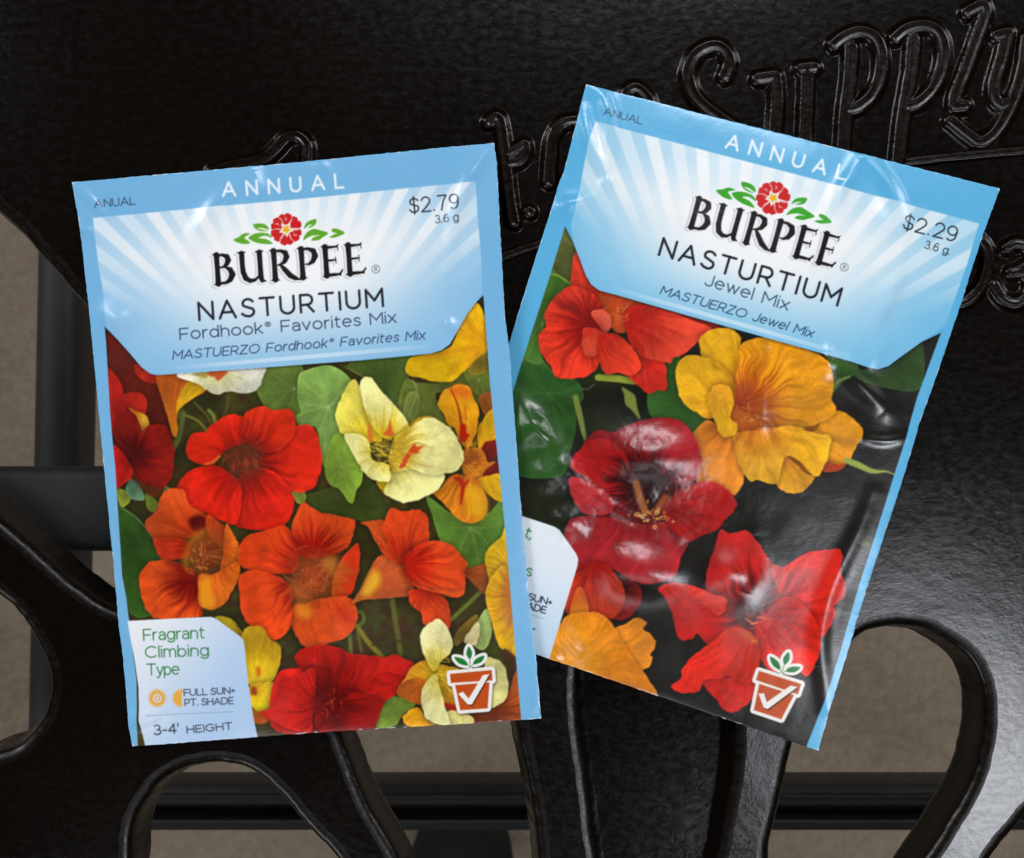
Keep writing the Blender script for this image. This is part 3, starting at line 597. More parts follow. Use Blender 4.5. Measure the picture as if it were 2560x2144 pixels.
    Pt(R3([(850,832),(940,828),(1040,890),(1110,950),(1124,1100),(1085,1240),(1020,1252),(860,1182),(740,1122),(690,1040),(640,1000),(700,900),(760,852)]), c, (170, 18, 10), (232, 36, 16), seed=5)
    cv.fill(R3([(1010,720),(1130,650),(1220,640),(1280,700),(1290,800),(1240,900),(1120,940),(1040,880)]), (118, 42, 26), soft=14, alpha=0.65)
    cv.speck(R3([(980,700),(1300,900)]), 60, 22, [(150, 55, 30), (90, 28, 18), (170, 66, 34), (120, 40, 20)], 1.5, 3, 1.2)
    cv.stroke([(*R3([(850,818)])[0], 3), (*R3([(910,800)])[0], 4), (*R3([(960,760)])[0], 3)], 3, (226, 110, 30), 0.8, smooth=4)
    # orange flower, lower left
    c = R3([(870,1430)])[0]; i_, o_ = (150, 30, 8), (214, 78, 22)
    Pt(R3([(640,990),(700,1015),(740,1120),(860,1195),(860,1300),(760,1350),(600,1382),(480,1372),(405,1250),(490,1160),(520,1060),(580,1000)]), c, (190, 52, 14), (206, 76, 26), seed=6, t1=0.9)
    cv.fill(R3([(730,1230),(790,1190),(850,1215),(850,1290),(800,1320),(750,1290)]), (74, 8, 6), soft=6, alpha=0.9)
    Pt(R3([(860,1190),(950,1240),(1010,1320),(1000,1480),(940,1400),(870,1320)]), c, (196, 84, 20), (188, 62, 22), seed=8, fr=14, st=0.25)
    Pt(R3([(470,1372),(600,1360),(725,1390),(730,1490),(600,1520),(520,1512)]), c, (120, 12, 6), (206, 52, 18), seed=7, t1=0.8)
    Pt(R3([(1005,1258),(1050,1320),(1110,1440),(1100,1600),(1060,1700),(960,1650),(985,1450)]), c, (200, 70, 16), (222, 104, 24), seed=9)
    Pt(R5([(345,250),(380,150),(450,80),(560,68),(700,100),(840,190),(880,280),(865,400),(885,480),(880,540),(740,562),(500,565),(430,510),(390,430)]), R5([(850,220)])[0], (130, 10, 6), (222, 78, 24), seed=10, st=0.24, t1=0.75)
    Pt(R5([(860,200),(960,190),(1060,150),(1205,80),(1200,230),(1130,340),(1080,430),(1000,480),(900,472),(860,410)]), c, (205, 70, 16), (232, 110, 26), seed=11)
    cv.fill(R5([(890,200),(960,210),(970,330),(1000,440),(960,475),(890,460),(865,380)]), (238, 152, 24), soft=7, alpha=0.85)
    cv.fill(R3([(740,1420),(800,1330),(880,1300),(960,1340),(985,1450),(940,1560),(880,1600),(800,1620),(745,1560)]), (140, 60, 24), soft=26, alpha=0.95)
    cv.fill(R3([(770,1330),(850,1300),(840,1340),(760,1400),(740,1480),(720,1560),(760,1600),(700,1580),(690,1480)]), (222, 130, 26), soft=10, alpha=0.55)
    for k in range(26):
        th = 0.35 + k * 0.085; q = R3([(770,1480)])[0]
        cv.stroke([(q[0], q[1], 0.8), (q[0] + 68 * math.cos(th - 1.2), q[1] + 44 * math.sin(th - 1.2), 1.5)], 1, random.Random(k).choice([(112, 44, 18), (168, 88, 36), (96, 34, 14)]), 0.7)
    cv.speck(R3([(720,1400),(900,1640)]), 26, 16, [(210, 120, 50), (230, 150, 60)], 1.1, 5)
    # central orange-red flower
    c = R4([(60,1600)])[0]; i_, o_ = (160, 20, 8), (228, 66, 20)
    Pt(R3([(1110,1420),(1180,1335),(1330,1300),(1430,1268),(1545,1380),(1545,1500),(1500,1620),(1300,1610),(1120,1565)]), c, i_, o_, seed=12)
    Pt(R4([(-95,1290),(-23,1100),(60,1140),(130,1172),(280,1202),(366,1232),(360,1330),(310,1430),(200,1482),(0,1510),(-60,1380)]), R4([(60,1480)])[0], (150, 14, 6), (226, 74, 24), seed=13, t1=0.75)
    Pt(R4([(388,1398),(410,1480),(400,1620),(345,1765),(230,1840),(200,1759),(225,1600),(300,1480)]), c, (226, 110, 26), (216, 52, 20), seed=14, t0=0.4, t1=0.8)
    Pt(R6([(-90,440),(0,420),(200,370),(370,368),(432,470),(420,600),(350,690),(200,755),(30,790),(-60,700),(-120,560)]), c, (205, 66, 22), (232, 82, 26), seed=1)
    cv.fill(R6([(240,440),(330,440),(400,500),(390,580),(300,560)]), (190, 40, 16), soft=14, alpha=0.7)
    Pt(R5([(1215,200),(1350,150),(1560,210),(1660,330),(1645,560),(1610,680),(1500,745),(1320,640),(1230,520),(1208,350)]), c, (150, 16, 8), (232, 72, 24), seed=2, t1=0.6, t0=0.25)
    cv.fill(R5([(1690,440),(1780,430),(1830,500),(1790,560),(1700,540)]), (228, 140, 30), soft=10, alpha=0.8)
    cv.fill(R6([(-85,70),(90,25),(250,60),(240,250),(180,335),(20,380),(-110,300),(-60,180)]), (158, 62, 26), soft=34, alpha=1.0)
    cv.fill(R6([(150,60),(262,40),(255,160),(200,180)]), (206, 128, 44), soft=8, alpha=0.6); cv.fill(R6([(-100,240),(-20,280),(60,380),(-40,400),(-120,330)]), (196, 98, 40), soft=12, alpha=0.6)
    for k in range(120):
        rr = random.Random(k + 90); q = R6([(rr.gauss(60, 85), rr.gauss(225, 85))])[0]; th = rr.uniform(-3.0, -0.2)
        cv.stroke([(q[0], q[1], 0.7), (q[0] + 26 * math.cos(th), q[1] + 22 * math.sin(th), 1.3)], 1, rr.choice([(210, 112, 50), (130, 52, 22), (196, 90, 44), (150, 64, 30)]), 0.6)
    # orange-red flower, right of centre, with its spur
    c = R4([(735,1550)])[0]; i_, o_ = (196, 40, 14), (230, 76, 26)
    Pt(R6([(395,412),(470,290),(560,100),(640,20),(800,100),(880,200),(890,335),(700,372),(500,385)]), R6([(400,400)])[0], (186, 96, 34), (204, 88, 42), seed=3, st=0.1)
    cv.fill(R6([(480,310),(560,150),(620,170),(625,250),(570,320),(510,355)]), (232, 172, 40), soft=9, alpha=0.95)
    Pt(R4([(415,1245),(520,1230),(600,1240),(660,1380),(740,1560),(600,1490),(520,1370),(470,1275)]), c, (190, 50, 18), (222, 84, 30), seed=4)
    Pt(R6([(868,310),(1050,275),(1135,340),(1190,430),(1195,610),(1060,610),(980,580),(960,490),(880,420)]), R6([(1000,240)])[0], (200, 42, 16), (232, 74, 26), seed=5)
    Pt(R4([(590,1245),(640,1140),(730,1160),(850,1150),(905,1210),(916,1385),(830,1470),(740,1550),(640,1430),(570,1290)]), c, i_, (228, 70, 24), seed=6)
    Pt(R6([(800,120),(900,-30),(1310,40),(1328,170),(1325,300),(1250,362),(1100,322),(900,262)]), c, i_, (236, 86, 30), seed=7)
    Pt(R4([(740,1550),(800,1440),(900,1380),(1040,1390),(1140,1460),(1180,1580),(1160,1620),(1188,1690),(1100,1720),(850,1690)]), c, (176, 24, 10), (232, 74, 26), seed=8, st=0.22)
    cv.stroke([(*R4([(730,1550)])[0], 3), (*R4([(760,1585)])[0], 2)], 2, (110, 40, 18), 0.8)
    # yellow petal under the header's right side
    Pt(HL2([(735,1690),(755,1580),(980,1530),(1060,1470),(1100,1350),(1160,1255),(1220,1185),(1285,1270),(1310,1400),(1295,1560),(1200,1620),(1150,1660),(1060,1740),(930,1750),(850,1720)]), HL2([(1300,1500)])[0], (226, 160, 12), (238, 190, 16), seed=9, st=0.1)
    cv.fill(HL2([(780,1575),(980,1530),(1040,1490),(1020,1560),(860,1600)]), (190, 120, 10), soft=8, alpha=0.5)
    L(HL2([(1170,1640),(1300,1540),(1320,1660),(1200,1700)]), (120, 100, 30), seed=2, shadow=0.1)
    # orange/yellow flower at the right edge
    c = R4([(1240,790)])[0]
    L(R4([(1280,340),(1390,300),(1410,470),(1340,480)]), (150, 78, 28), seed=4)
    Pt(R4([(1270,600),(1330,470),(1410,430),(1430,700),(1310,730)]), c, (218, 150, 20), (238, 180, 20), seed=10)
    Pt(R4([(1296,725),(1340,655),(1440,630),(1445,730),(1345,805)]), c, (80, 12, 6), (122, 26, 12), seed=11, shadow=0)
    Pt(R4([(1160,720),(1300,700),(1345,800),(1400,800),(1300,930),(1170,880)]), c, (170, 84, 24), (206, 120, 26), seed=12, shadow=0.1)
    Pt(R4([(1310,905),(1370,825),(1445,790),(1450,905)]), c, (92, 12, 6), (122, 22, 12), seed=13, shadow=0)
    Pt(R4([(1270,930),(1350,895),(1470,900),(1470,1090),(1360,1045),(1290,960)]), c, (226, 160, 20), (240, 184, 18), seed=14)
    Pt(R4([(985,395),(1010,310),(1070,262),(1140,235),(1210,270),(1260,360),(1282,460),(1260,580),(1200,695),(1140,650),(1110,560),(1060,530),(1030,460)]), c, (214, 130, 16), (232, 160, 20), seed=1, st=0.14)
    cv.fill(R4([(1070,270),(1140,240),(1210,275),(1230,330),(1150,340),(1080,310)]), (216, 96, 26), soft=9, alpha=0.75)
    cv.stroke([(*R4([(1080,280)])[0], 2), (*R4([(1130,400)])[0], 2.5), (*R4([(1160,560)])[0], 4), (*R4([(1175,640)])[0], 6)], 2, (150, 38, 12), 0.85, smooth=5)
    cv.stroke([(*R4([(1180,400)])[0], 1.5), (*R4([(1190,500)])[0], 2)], 2, (190, 70, 16), 0.7)
    cv.fill(R4([(1150,540),(1185,535),(1195,590),(1215,600),(1180,650),(1145,640)]), (172, 28, 12), soft=2)
    Pt(R4([(945,1012),(1000,990),(1100,890),(1250,925),(1320,1010),(1347,1100),(1340,1175),(1270,1240),(1190,1242),(1100,1190),(1030,1110),(970,1050)]), c, (200, 90, 20), (226, 132, 24), seed=2, st=0.3)
    cv.fill(R4([(1200,940),(1300,1000),(1340,1110),(1310,1200),(1220,1180),(1190,1060)]), (238, 176, 24), soft=12, alpha=0.8)
    cv.stroke([(*R4([(1110,915)])[0], 4), (*R4([(1165,960)])[0], 6), (*R4([(1150,1110)])[0], 2)], 2, (172, 34, 14), 0.9, smooth=5)
    cv.stroke([(*R4([(1200,940)])[0], 4), (*R4([(1160,1000)])[0], 2)], 2, (172, 34, 14), 0.9)
    cv.speck(R4([(1150,600),(1290,700)]), 18, 16, [(240, 180, 30), (220, 140, 30)], 1.2, 4, 1.6); cv.speck(R4([(1160,790),(1290,930)]), 18, 16, [(240, 180, 40), (230, 150, 30)], 1.2, 6, 0.2)
    # pale yellow flower
    c = R4([(590,710)])[0]; i_, o_ = (236, 200, 24), (252, 236, 98); e_ = (255, 248, 158)
    Pt(R4([(540,930),(640,920),(620,1040),(580,1020),(540,970)]), c, (190, 150, 20), (214, 176, 24), seed=4)
    Pt(R4([(760,560),(860,475),(950,485),(900,560)]), c, (220, 160, 30), (232, 168, 34), seed=4, shadow=0.2)
    Pt(R4([(232,435),(308,270),(345,208),(380,212),(418,275),(450,400),(500,520),(580,640),(480,650),(400,620),(300,600),(255,560)]), c, i_, (244, 228, 90), seed=5, st=0.08)
    Pt(R4([(422,205),(490,188),(530,238),(600,320),(722,450),(768,545),(720,610),(650,630),(560,610),(470,480),(418,290)]), c, i_, e_, seed=6, st=0.08)
    Pt(R4([(640,862),(800,830),(920,870),(1025,880),(1000,985),(920,1042),(840,1072),(730,1100),(640,1062),(588,1030),(620,930)]), c, (228, 206, 60), e_, seed=7, st=0.09)
    Pt(R4([(660,640),(770,552),(870,490),(960,490),(1080,570),(1150,680),(1168,780),(1120,865),(1020,885),(900,890),(800,850),(680,870),(620,830)]), c, (196, 160, 40), e_, seed=8, st=0.09, t0=0.2, t1=0.62)
    Pt(R4([(295,603),(400,600),(480,660),(500,780),(600,810),(632,850),(630,936),(520,932),(440,872),(360,740)]), c, (224, 200, 60), e_, seed=9, st=0.08)
    cv.fill(R4([(470,520),(500,580),(510,640),(480,655),(468,600)]), (212, 110, 40), soft=2.5, alpha=0.9); cv.fill(R4([(632,490),(645,560),(662,605),(610,612),(580,592),(615,560)]), (214, 96, 40), smooth=2, soft=2)
    cv.fill(R4([(700,835),(760,730),(810,665),(830,690),(885,680),(840,720),(860,735),(790,745),(745,830),(715,845)]), (206, 72, 30), smooth=2, soft=1.8)
    cv.speck(R4([(460,600),(700,830)]), 85, 20, [(232, 200, 40), (240, 214, 70), (190, 150, 30), (150, 120, 40)], 1.3, 7, 0.4)
    cv.fill(R4([(610,640),(660,650),(650,700),(600,700)]), (90, 76, 30), soft=6, alpha=0.6)
    # yellow petal along the right edge
    Pt(R6([(1310,150),(1420,105),(1510,90),(1540,260),(1490,335),(1400,260)]), R6([(1300,150)])[0], (120, 52, 18), (158, 76, 24), seed=3)
    Pt(R4([(1325,1480),(1385,1400),(1450,1340),(1475,1280),(1520,1500),(1540,1759),(1500,1900),(1400,1950),(1370,1759),(1345,1600)]), R6([(1760,200)])[0], (216, 150, 12), (240, 192, 18), seed=4)
    Pt(R6([(1500,270),(1640,100),(1720,300),(1760,600),(1760,870),(1640,800),(1580,710),(1540,560),(1500,420)]), R6([(1800,400)])[0], (206, 120, 14), (238, 180, 18), seed=5)
    cv.fill(R6([(1660,150),(1700,200),(1740,500),(1760,700),(1700,560),(1640,330)]), (190, 100, 20), soft=8, alpha=0.5)
    # small yellow blossom by the info panel
    Pt(R5([(1000,555),(1130,560),(1200,640),(1250,700),(1180,720)]), R5([(1250,760)])[0], (150, 120, 20), (176, 150, 26), seed=6)
    Pt(R5([(1225,720),(1260,640),(1330,622),(1410,640),(1450,720),(1555,800),(1552,940),(1500,1080),(1400,1122),(1280,1110),(1240,900)]), R5([(1350,1130)])[0], (226, 190, 30), (204, 160, 26), seed=7, st=0.3, fr=10)
    Pt(R5([(1280,1150),(1400,1105),(1530,1108),(1552,1180),(1510,1250),(1512,1310),(1410,1366),(1310,1300)]), R5([(1340,1150)])[0], (220, 170, 20), (240, 212, 30), seed=8)
    cv.fill(R5([(1350,975),(1385,980),(1385,1040),(1355,1050)]), (206, 110, 20), soft=4); cv.fill(R5([(1310,1140),(1350,1150),(1350,1210),(1300,1200)]), (150, 60, 15), soft=4)
    # orange petal at the bottom and the big red bloom
    Pt(R5([(1310,1330),(1400,1370),(1560,1380),(1440,1440),(1330,1455)]), R5([(1300,1300)])[0], (190, 100, 20), (206, 90, 20), seed=9)
    c = R5([(1985,1310)])[0]
    Pt(R6([(-70,900),(-50,820),(0,790),(160,762),(300,790),(370,830),(550,850),(650,862),(740,838),(820,868),(860,890),(892,900),(896,980),(840,1022),(760,1150),(660,1220),(500,1300),(100,1200)]), c, (118, 12, 8), (196, 24, 14), seed=10)
    Pt(R6([(560,850),(650,862),(740,838),(820,868),(892,900),(896,980),(840,1022),(700,980),(600,1000),(540,1050),(620,900)]), c, (130, 10, 8), (206, 26, 16), seed=13, shadow=0.3)
    Pt(R6([(-220,1000),(0,955),(120,960),(200,1000),(120,1240),(300,1480),(0,1505),(-220,1480),(-300,1330)]), R6([(250,1200)])[0], (120, 10, 6), (222, 32, 20), seed=11, t0=0.3, t1=0.8)
    Pt(R5([(1380,1360),(1510,1300),(1560,1120),(1640,1080),(1760,1010),(1850,1000),(1830,1400),(1800,1530),(1650,1510),(1500,1440)]), c, (150, 14, 8), (216, 30, 18), seed=12)
    Pt(R6([(100,1180),(300,1130),(520,1180),(660,1220),(620,1310),(585,1435),(450,1475),(120,1490)]), c, (100, 8, 6), (158, 18, 12), seed=13, st=0.25)
    cv.fill(R6([(100,1120),(220,1090),(320,1180),(310,1330),(220,1380),(120,1280)]), (84, 10, 8), soft=16, alpha=0.7)
    cv.speck(R6([(80,1150),(330,1380)]), 26, 13, [(176, 34, 24), (198, 60, 40), (120, 14, 10)], 1.6, 9)
    # pale flower behind the pot symbol
    c = R6([(1110,1010)])[0]
    Pt(R6([(1380,1320),(1560,1240),(1670,1150),(1740,960),(1830,950),(1830,1400),(1380,1410)]), R6([(1500,1300)])[0], (120, 46, 14), (182, 84, 26), seed=1)
    L(R6([(1640,780),(1760,870),(1780,960),(1700,940),(1650,900)]), (66, 36, 16), seed=3)
    Pt(R6([(1490,880),(1580,868),(1640,920),(1676,1040),(1668,1160),(1605,1232),(1500,1240)]), c, (196, 184, 90), (222, 214, 136), seed=2, st=0.14)
    Pt(R6([(885,932),(1010,880),(1130,920),(1300,980),(1300,1250),(1150,1240),(1000,1230),(880,1222),(760,1150),(840,1020)]), c, (196, 152, 20), (206, 140, 28), seed=3, st=0.25)
    Pt(R6([(760,1150),(840,1040),(1000,1050),(1000,1240),(880,1225)]), c, (210, 110, 24), (190, 92, 26), seed=4, shadow=0)
    cv.fill(R6([(1140,1225),(1250,1250),(1260,1300),(1180,1290)]), (176, 28, 16), smooth=3, soft=2)
    Pt(R6([(808,1352),(930,1268),(1010,1370),(1070,1412),(870,1432)]), c, (216, 130, 16), (234, 164, 26), seed=5)
    Pt(R6([(1175,1292),(1350,1320),(1384,1400),(1190,1415)]), c, (206, 190, 80), (236, 226, 136), seed=6)
    Pt(R6([(956,1180),(1000,1060),(1080,995),(1105,1080),(1145,1220),(1195,1412),(1020,1372),(980,1290)]), c, (226, 214, 110), (240, 234, 164), seed=7, st=0.1)
    Pt(R6([(957,685),(990,610),(1040,560),(1110,538),(1170,600),(1222,720),(1210,805),(1130,885),(1080,965),(1050,962),(1010,900),(972,800)]), c, (220, 196, 60), (242, 234, 166), seed=8, st=0.1)
    Pt(R6([(1315,710),(1400,580),(1442,578),(1432,700),(1400,760),(1330,740)]), c, (200, 180, 100), (226, 212, 150), seed=9, st=0.08)
    cv.speck(R6([(1040,880),(1250,1130)]), 60, 22, [(216, 180, 40), (236, 206, 70), (180, 140, 26)], 1.2, 10, 0.5)
    cv.soften()
    photo = cv.img.copy() * (1 + 0.05 * (noise2(X / 2.2, Y / 2.2, 4) - 0.5) * 2)[..., None]
    photo *= (1.0 + 0.02 * np.sin(Y / 4.2 * 2 * np.pi))[..., None]
    # ---- printed frame and header
    base_colour(cv, (117, 181, 223))
    poly = HL1([(278,1352),(350,1425),(450,1535),(540,1640),(600,1685),(640,1697),(700,1695),(1250,1657)]) + [(800, 909)] + HL2([(400,1595),(700,1568),(900,1548),(980,1525),(1040,1480),(1100,1372),(1160,1270),(1220,1190),(1273,1135)]) + \
        [(1225, 960), (1240, 1100), (1254.6, 1238), (1268, 1380), (1290, 1645), (1310, 1880), (340, 1890)] + [(336, 1700), (318, 1551), (310, 1490), (300.6, 1439), (284.8, 1177), (271, 1033)]
    wn = (slice(None), slice(None)); d, ins = dist_poly(X, Y, np.array(poly), True); sd = np.where(ins, -d, d)
    m = np.clip(0.5 - sd / 1.8, 0, 1)[..., None]
    hd = [(227, 543), (1189, 457), (1195, 551), (1203, 640), (1206, 738), (1168, 788), (1147, 823), (1126, 862), (1105, 877), (1077, 885), (800, 909), (406, 937), (372, 934), (350, 918), (318, 879), (262, 816), (251, 720), (243, 675), (234, 608)]
    ang = math.atan2(-93, 1060); up = (math.sin(ang), -math.cos(ang)); up = (up[0], up[1])
    sunburst(cv, (735, 1010), (715, 655), (400, 155, 300), 5, (1, 0), (math.sin(ang), -math.cos(ang)), (118, 182, 225), hd, 1)
    # light band above the lower header edge
    band(cv, (425, 921), (1085, 866))
    cv.img = cv.img * (1 - m) + photo * m; cv.lab[m[..., 0] > 0.5] = 2
    # header's soft printed shadow on the picture is part of the print
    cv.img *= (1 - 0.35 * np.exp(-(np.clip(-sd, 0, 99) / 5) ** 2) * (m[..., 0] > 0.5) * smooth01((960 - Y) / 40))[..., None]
    text(cv, 'ANUAL', (233, 517), (334, 509), 19, 1.25, (46, 62, 92), 3, 0.22)
    text(cv, 'ANNUAL', (557, 490), (858, 468.5), 34, 3.1, (240, 246, 250), 4, 0.85)
    text(cv, '$2.79', (1026, 534), (1148, 523.5), 36, 1.9, (38, 42, 52), 5, 0.20); text(cv, '3.6 g', (1090, 560), (1147, 555), 19, 1.2, (46, 52, 66), 6, 0.2)
    wordmark(cv, (532, 712), (916, 684), 76, 7); registered(cv, (939.7, 673.7), 10, 7, ang)
    text(cv, 'NASTURTIUM', (497, 800), (958, 766), 43, 3.2, (28, 28, 36), 8, 0.36)
    text(cv, 'Fordhook\u00ae Favorites Mix', (449, 849), (991, 807), 27, 1.75, (56, 70, 96), 9, 0.22, space=0.32)
    text(cv, 'MASTUERZO Fordhook\u00ae Favorites Mix', (430, 899), (1062, 849), 21, 1.45, (52, 72, 106), 10, 0.22, slant=0.22, space=0.32)
    logo(cv, (714, 572.6), 0, 1.0, 11, 12)
    # ---- info panel
    ip = R5([(250,584),(960,548),(990,556),(1030,580),(1215,715),(1240,745),(1250,790),(1280,1100),(1320,1390),(1372,1650)]) + [(640, 1900), (366, 1900), (343.5, 1803), (341, 1720), (330, 1640)]
    def ipc(X, Y, sd):
        t = smooth01(((X - 330) + (Y - 1550) * 0.75) / 420)[..., None]
        return np.array((236, 240, 244)) / 255 * (1 - t) + np.array((178, 206, 236)) / 255 * t
    cv.fill(ip, ipc, smooth=0, lab=13)
    gr = (58, 128, 72)
    text(cv, 'Fragrant', R5([(390,750)])[0], R5([(905,727)])[0], 27, 1.75, gr, 14, 0.2); text(cv, 'Climbing', R5([(405,896)])[0], R5([(940,876)])[0], 27, 1.75, gr, 14, 0.2)
    text(cv, 'Type', R5([(420,1045)])[0], R5([(692,1034)])[0], 27, 1.75, gr, 14, 0.14)
    og = (232, 172, 62)
    for (cx, cy), half in ((R5([(505,1240)])[0], False), (R5([(708,1240)])[0], True)):
        for k in range(20):
            th = k / 20 * 2 * math.pi
            if half and math.cos(th) > 0.1: continue
            cv.stroke([(cx + 17 * math.cos(th), cy + 17 * math.sin(th), 2.2), (cx + 22.5 * math.cos(th), cy + 22.5 * math.sin(th), 1.5)], 1, og, 1, 15)
        a0, a1 = (90, 270) if half else (0, 360)
        cv.stroke([(*p, 3.6) for p in arc(cx, cy, 15, 15, a0, a1, 20)], 3, og, 1, 15)
        cv.stroke([(*p, 1.8) for p in arc(cx, cy, 6, 6, a0, a1, 12)], 3, og, 1, 15)
        if half: cv.fill([(cx - 10, cy - 8), (cx, cy - 10), (cx, cy + 10), (cx - 10, cy + 8)], og, smooth=3, lab=15)
    g2 = (66, 74, 92)
    text(cv, 'FULL SUN+', R5([(733,1221)])[0], R5([(1165,1198)])[0], 15.5, 1.45, g2, 16, 0.2, space=0.12); text(cv, 'PT. SHADE', R5([(740,1306)])[0], R5([(1152,1286)])[0], 16, 1.45, g2, 16, 0.2, space=0.12)
    cv.stroke([(*R5([(410,1388)])[0], 0.8), (*R5([(1150,1355)])[0], 0.8)], 1, (130, 145, 170), 0.8, 16)
    text(cv, "3-4'", R5([(480,1553)])[0], R5([(685,1538)])[0], 24, 1.7, (48, 54, 66), 16, 0.18); text(cv, 'HEIGHT', R5([(760,1537)])[0], R5([(1140,1505)])[0], 17, 1.5, (66, 72, 86), 16, 0.24)
    pot(cv, (1125, 1681.7), 0, 1.0, 17, 18)
    return cv
# ================================================================== RIGHT PACKET ART
def art_right():
    cv = Canvas(1030, 190, 2515, 1890); X, Y = cv.X, cv.Y
    n = noise2(X / 80, Y / 80, 3); n2 = noise2(X / 20, Y / 20, 4); lf = smooth01((2000 - X) / 900 + (1000 - Y) / 1500)
    cv.img[:] = np.stack([0.085 + 0.035 * n + 0.05 * lf * n, 0.085 + 0.05 * n2 * n + 0.13 * lf * n, 0.065 + 0.03 * n], -1)
    L, Pt = cv.leaf, cv.petal
    L(Q3([(430,40),(520,180),(560,420),(500,540),(330,440)]), (84, 90, 50), seed=1)
    cv.stroke([(*Q3([(420,130)])[0], 4), (*Q3([(530,230)])[0], 4)], 4, (110, 112, 50), 0.7)
    L(Q3([(330,418),(400,428),(495,500),(430,600),(320,760),(260,930),(300,1080),(350,1150),(200,1250),(60,1300),(150,1000)]), (66, 104, 42), seed=2, veins=0.25, c=Q3([(280,780)])[0])
    cv.stroke([(*Q3([(335,422)])[0], 1.8), (*Q3([(400,434)])[0], 1.8), (*Q3([(490,498)])[0], 1.5)], 2, (140, 176, 60), 0.9, smooth=4)
    L(Q3([(60,1080),(300,1110),(500,1185),(570,1260),(585,1340),(540,1400),(520,1600),(470,1759),(420,1900),(100,1900),(-100,1700),(0,1300)]), (42, 82, 36), Q3([(330,1300)])[0], 0.4, 3, nv=9, vc=(78, 112, 66))
    cv.stroke([(*Q3([(165,1050)])[0], 1.5), (*Q3([(240,1080)])[0], 1.8), (*Q3([(300,1070)])[0], 1), (*Q3([(370,1190)])[0], 1)], 1, (120, 145, 90), 0.7, smooth=4)
    L(Q3([(1160,1090),(1290,1020),(1270,1250),(1350,1400),(1490,1495),(1400,1600),(1250,1520),(1090,1480),(1050,1310)]), (46, 84, 38), seed=5)
    L(Q4([(1080,320),(1260,360),(1290,440),(1180,520),(1110,590),(1080,450)]), (54, 88, 40), seed=6)
    L(Q4([(1250,420),(1440,430),(1620,330),(1759,200),(1759,560),(1500,560),(1300,500)]), (42, 66, 34), seed=7)
    cv.stroke([(*Q4([(1110,580)])[0], 2.5), (*Q4([(1150,510)])[0], 3), (*Q4([(1230,478)])[0], 2)], 2, (126, 140, 66), 0.9, smooth=4)
    cv.stroke([(*Q3([(690,1185)])[0], 8), (*Q3([(840,1195)])[0], 9), (*Q3([(960,1215)])[0], 8)], 8, (150, 160, 52), 0.95)
    cv.stroke([(*Q3([(525,1330)])[0], 7), (*Q3([(560,1480)])[0], 7.5), (*Q3([(600,1650)])[0], 3.5)], 7, (118, 132, 60), 0.95, smooth=4)
    cv.fill(Q3([(862,1255),(910,1280),(960,1320),(975,1400),(1000,1500),(940,1430),(890,1380),(880,1310)]), (116, 130, 56), soft=1.5)
    cv.stroke([(*Q3([(570,1270)])[0], 1.2), (*Q3([(620,1270)])[0], 1.2), (*Q3([(665,1235)])[0], 1.2)], 1, (130, 120, 80), 0.7)
    # red-orange flower, upper left
    c = Q3([(640,800)])[0]; i_, o_ = (150, 22, 12), (224, 56, 32)
    Pt(Q3([(498,520),(503,380),(512,290),(545,255),(600,400),(660,480),(760,560),(700,640),(600,640)]), Q3([(600,600)])[0], (206, 44, 26), (214, 56, 32), seed=1)
    Pt(Q3([(700,560),(830,560),(1250,640),(1550,780),(1520,850),(1300,820),(1000,800),(860,860),(740,760)]), Q3([(800,700)])[0], (190, 70, 26), (160, 34, 22), seed=2)
    Pt(Q3([(990,1010),(1110,1050),(1180,1088),(1192,1272),(1130,1276),(1062,1302),(1000,1262),(915,1170),(1010,1130)]), Q3([(1000,950)])[0], (180, 30, 24), (222, 46, 32), seed=3)
    Pt(Q3([(880,720),(1000,650),(1200,700),(1470,800),(1520,840),(1430,920),(1300,1022),(1245,1032),(1215,1082),(1110,1060),(1000,1022),(920,920)]), Q3([(860,760)])[0], (196, 30, 20), (230, 70, 46), seed=4, st=0.12)
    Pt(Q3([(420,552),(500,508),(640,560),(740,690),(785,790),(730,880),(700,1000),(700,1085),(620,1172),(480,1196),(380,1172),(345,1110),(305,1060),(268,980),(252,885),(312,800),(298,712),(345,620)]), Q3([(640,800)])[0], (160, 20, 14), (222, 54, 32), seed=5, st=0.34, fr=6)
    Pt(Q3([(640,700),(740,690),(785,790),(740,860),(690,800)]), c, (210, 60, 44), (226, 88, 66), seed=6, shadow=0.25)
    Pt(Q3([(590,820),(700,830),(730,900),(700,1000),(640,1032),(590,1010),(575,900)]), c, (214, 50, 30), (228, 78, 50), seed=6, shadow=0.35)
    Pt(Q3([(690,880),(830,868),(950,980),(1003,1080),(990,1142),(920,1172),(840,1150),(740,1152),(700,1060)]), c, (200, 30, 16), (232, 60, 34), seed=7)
    cv.speck(Q3([(740,620),(940,780)]), 36, 18, [(206, 96, 40), (226, 90, 50), (190, 40, 26), (214, 130, 50)], 1.4, 2)
    # yellow-orange flower
    c = Q4([(470,700)])[0]; i_, o_ = (190, 82, 20), (240, 166, 24)
    Pt(Q4([(300,700),(700,500),(1050,760),(1100,1000),(1000,1150),(860,1180),(600,1120),(430,1000)]), c, (190, 90, 20), (206, 112, 22), seed=3)
    Pt(Q4([(1135,722),(1220,750),(1310,838),(1328,900),(1255,1040),(1212,1102),(1110,1122),(1000,1142),(1000,1000),(900,900),(1000,850),(1050,760)]), c, (206, 116, 18), (238, 156, 22), seed=8, st=0.26)
    Pt(Q4([(1050,1090),(1150,1110),(1215,1100),(1160,1160),(1040,1160)]), c, (150, 50, 20), (180, 66, 26), seed=8)
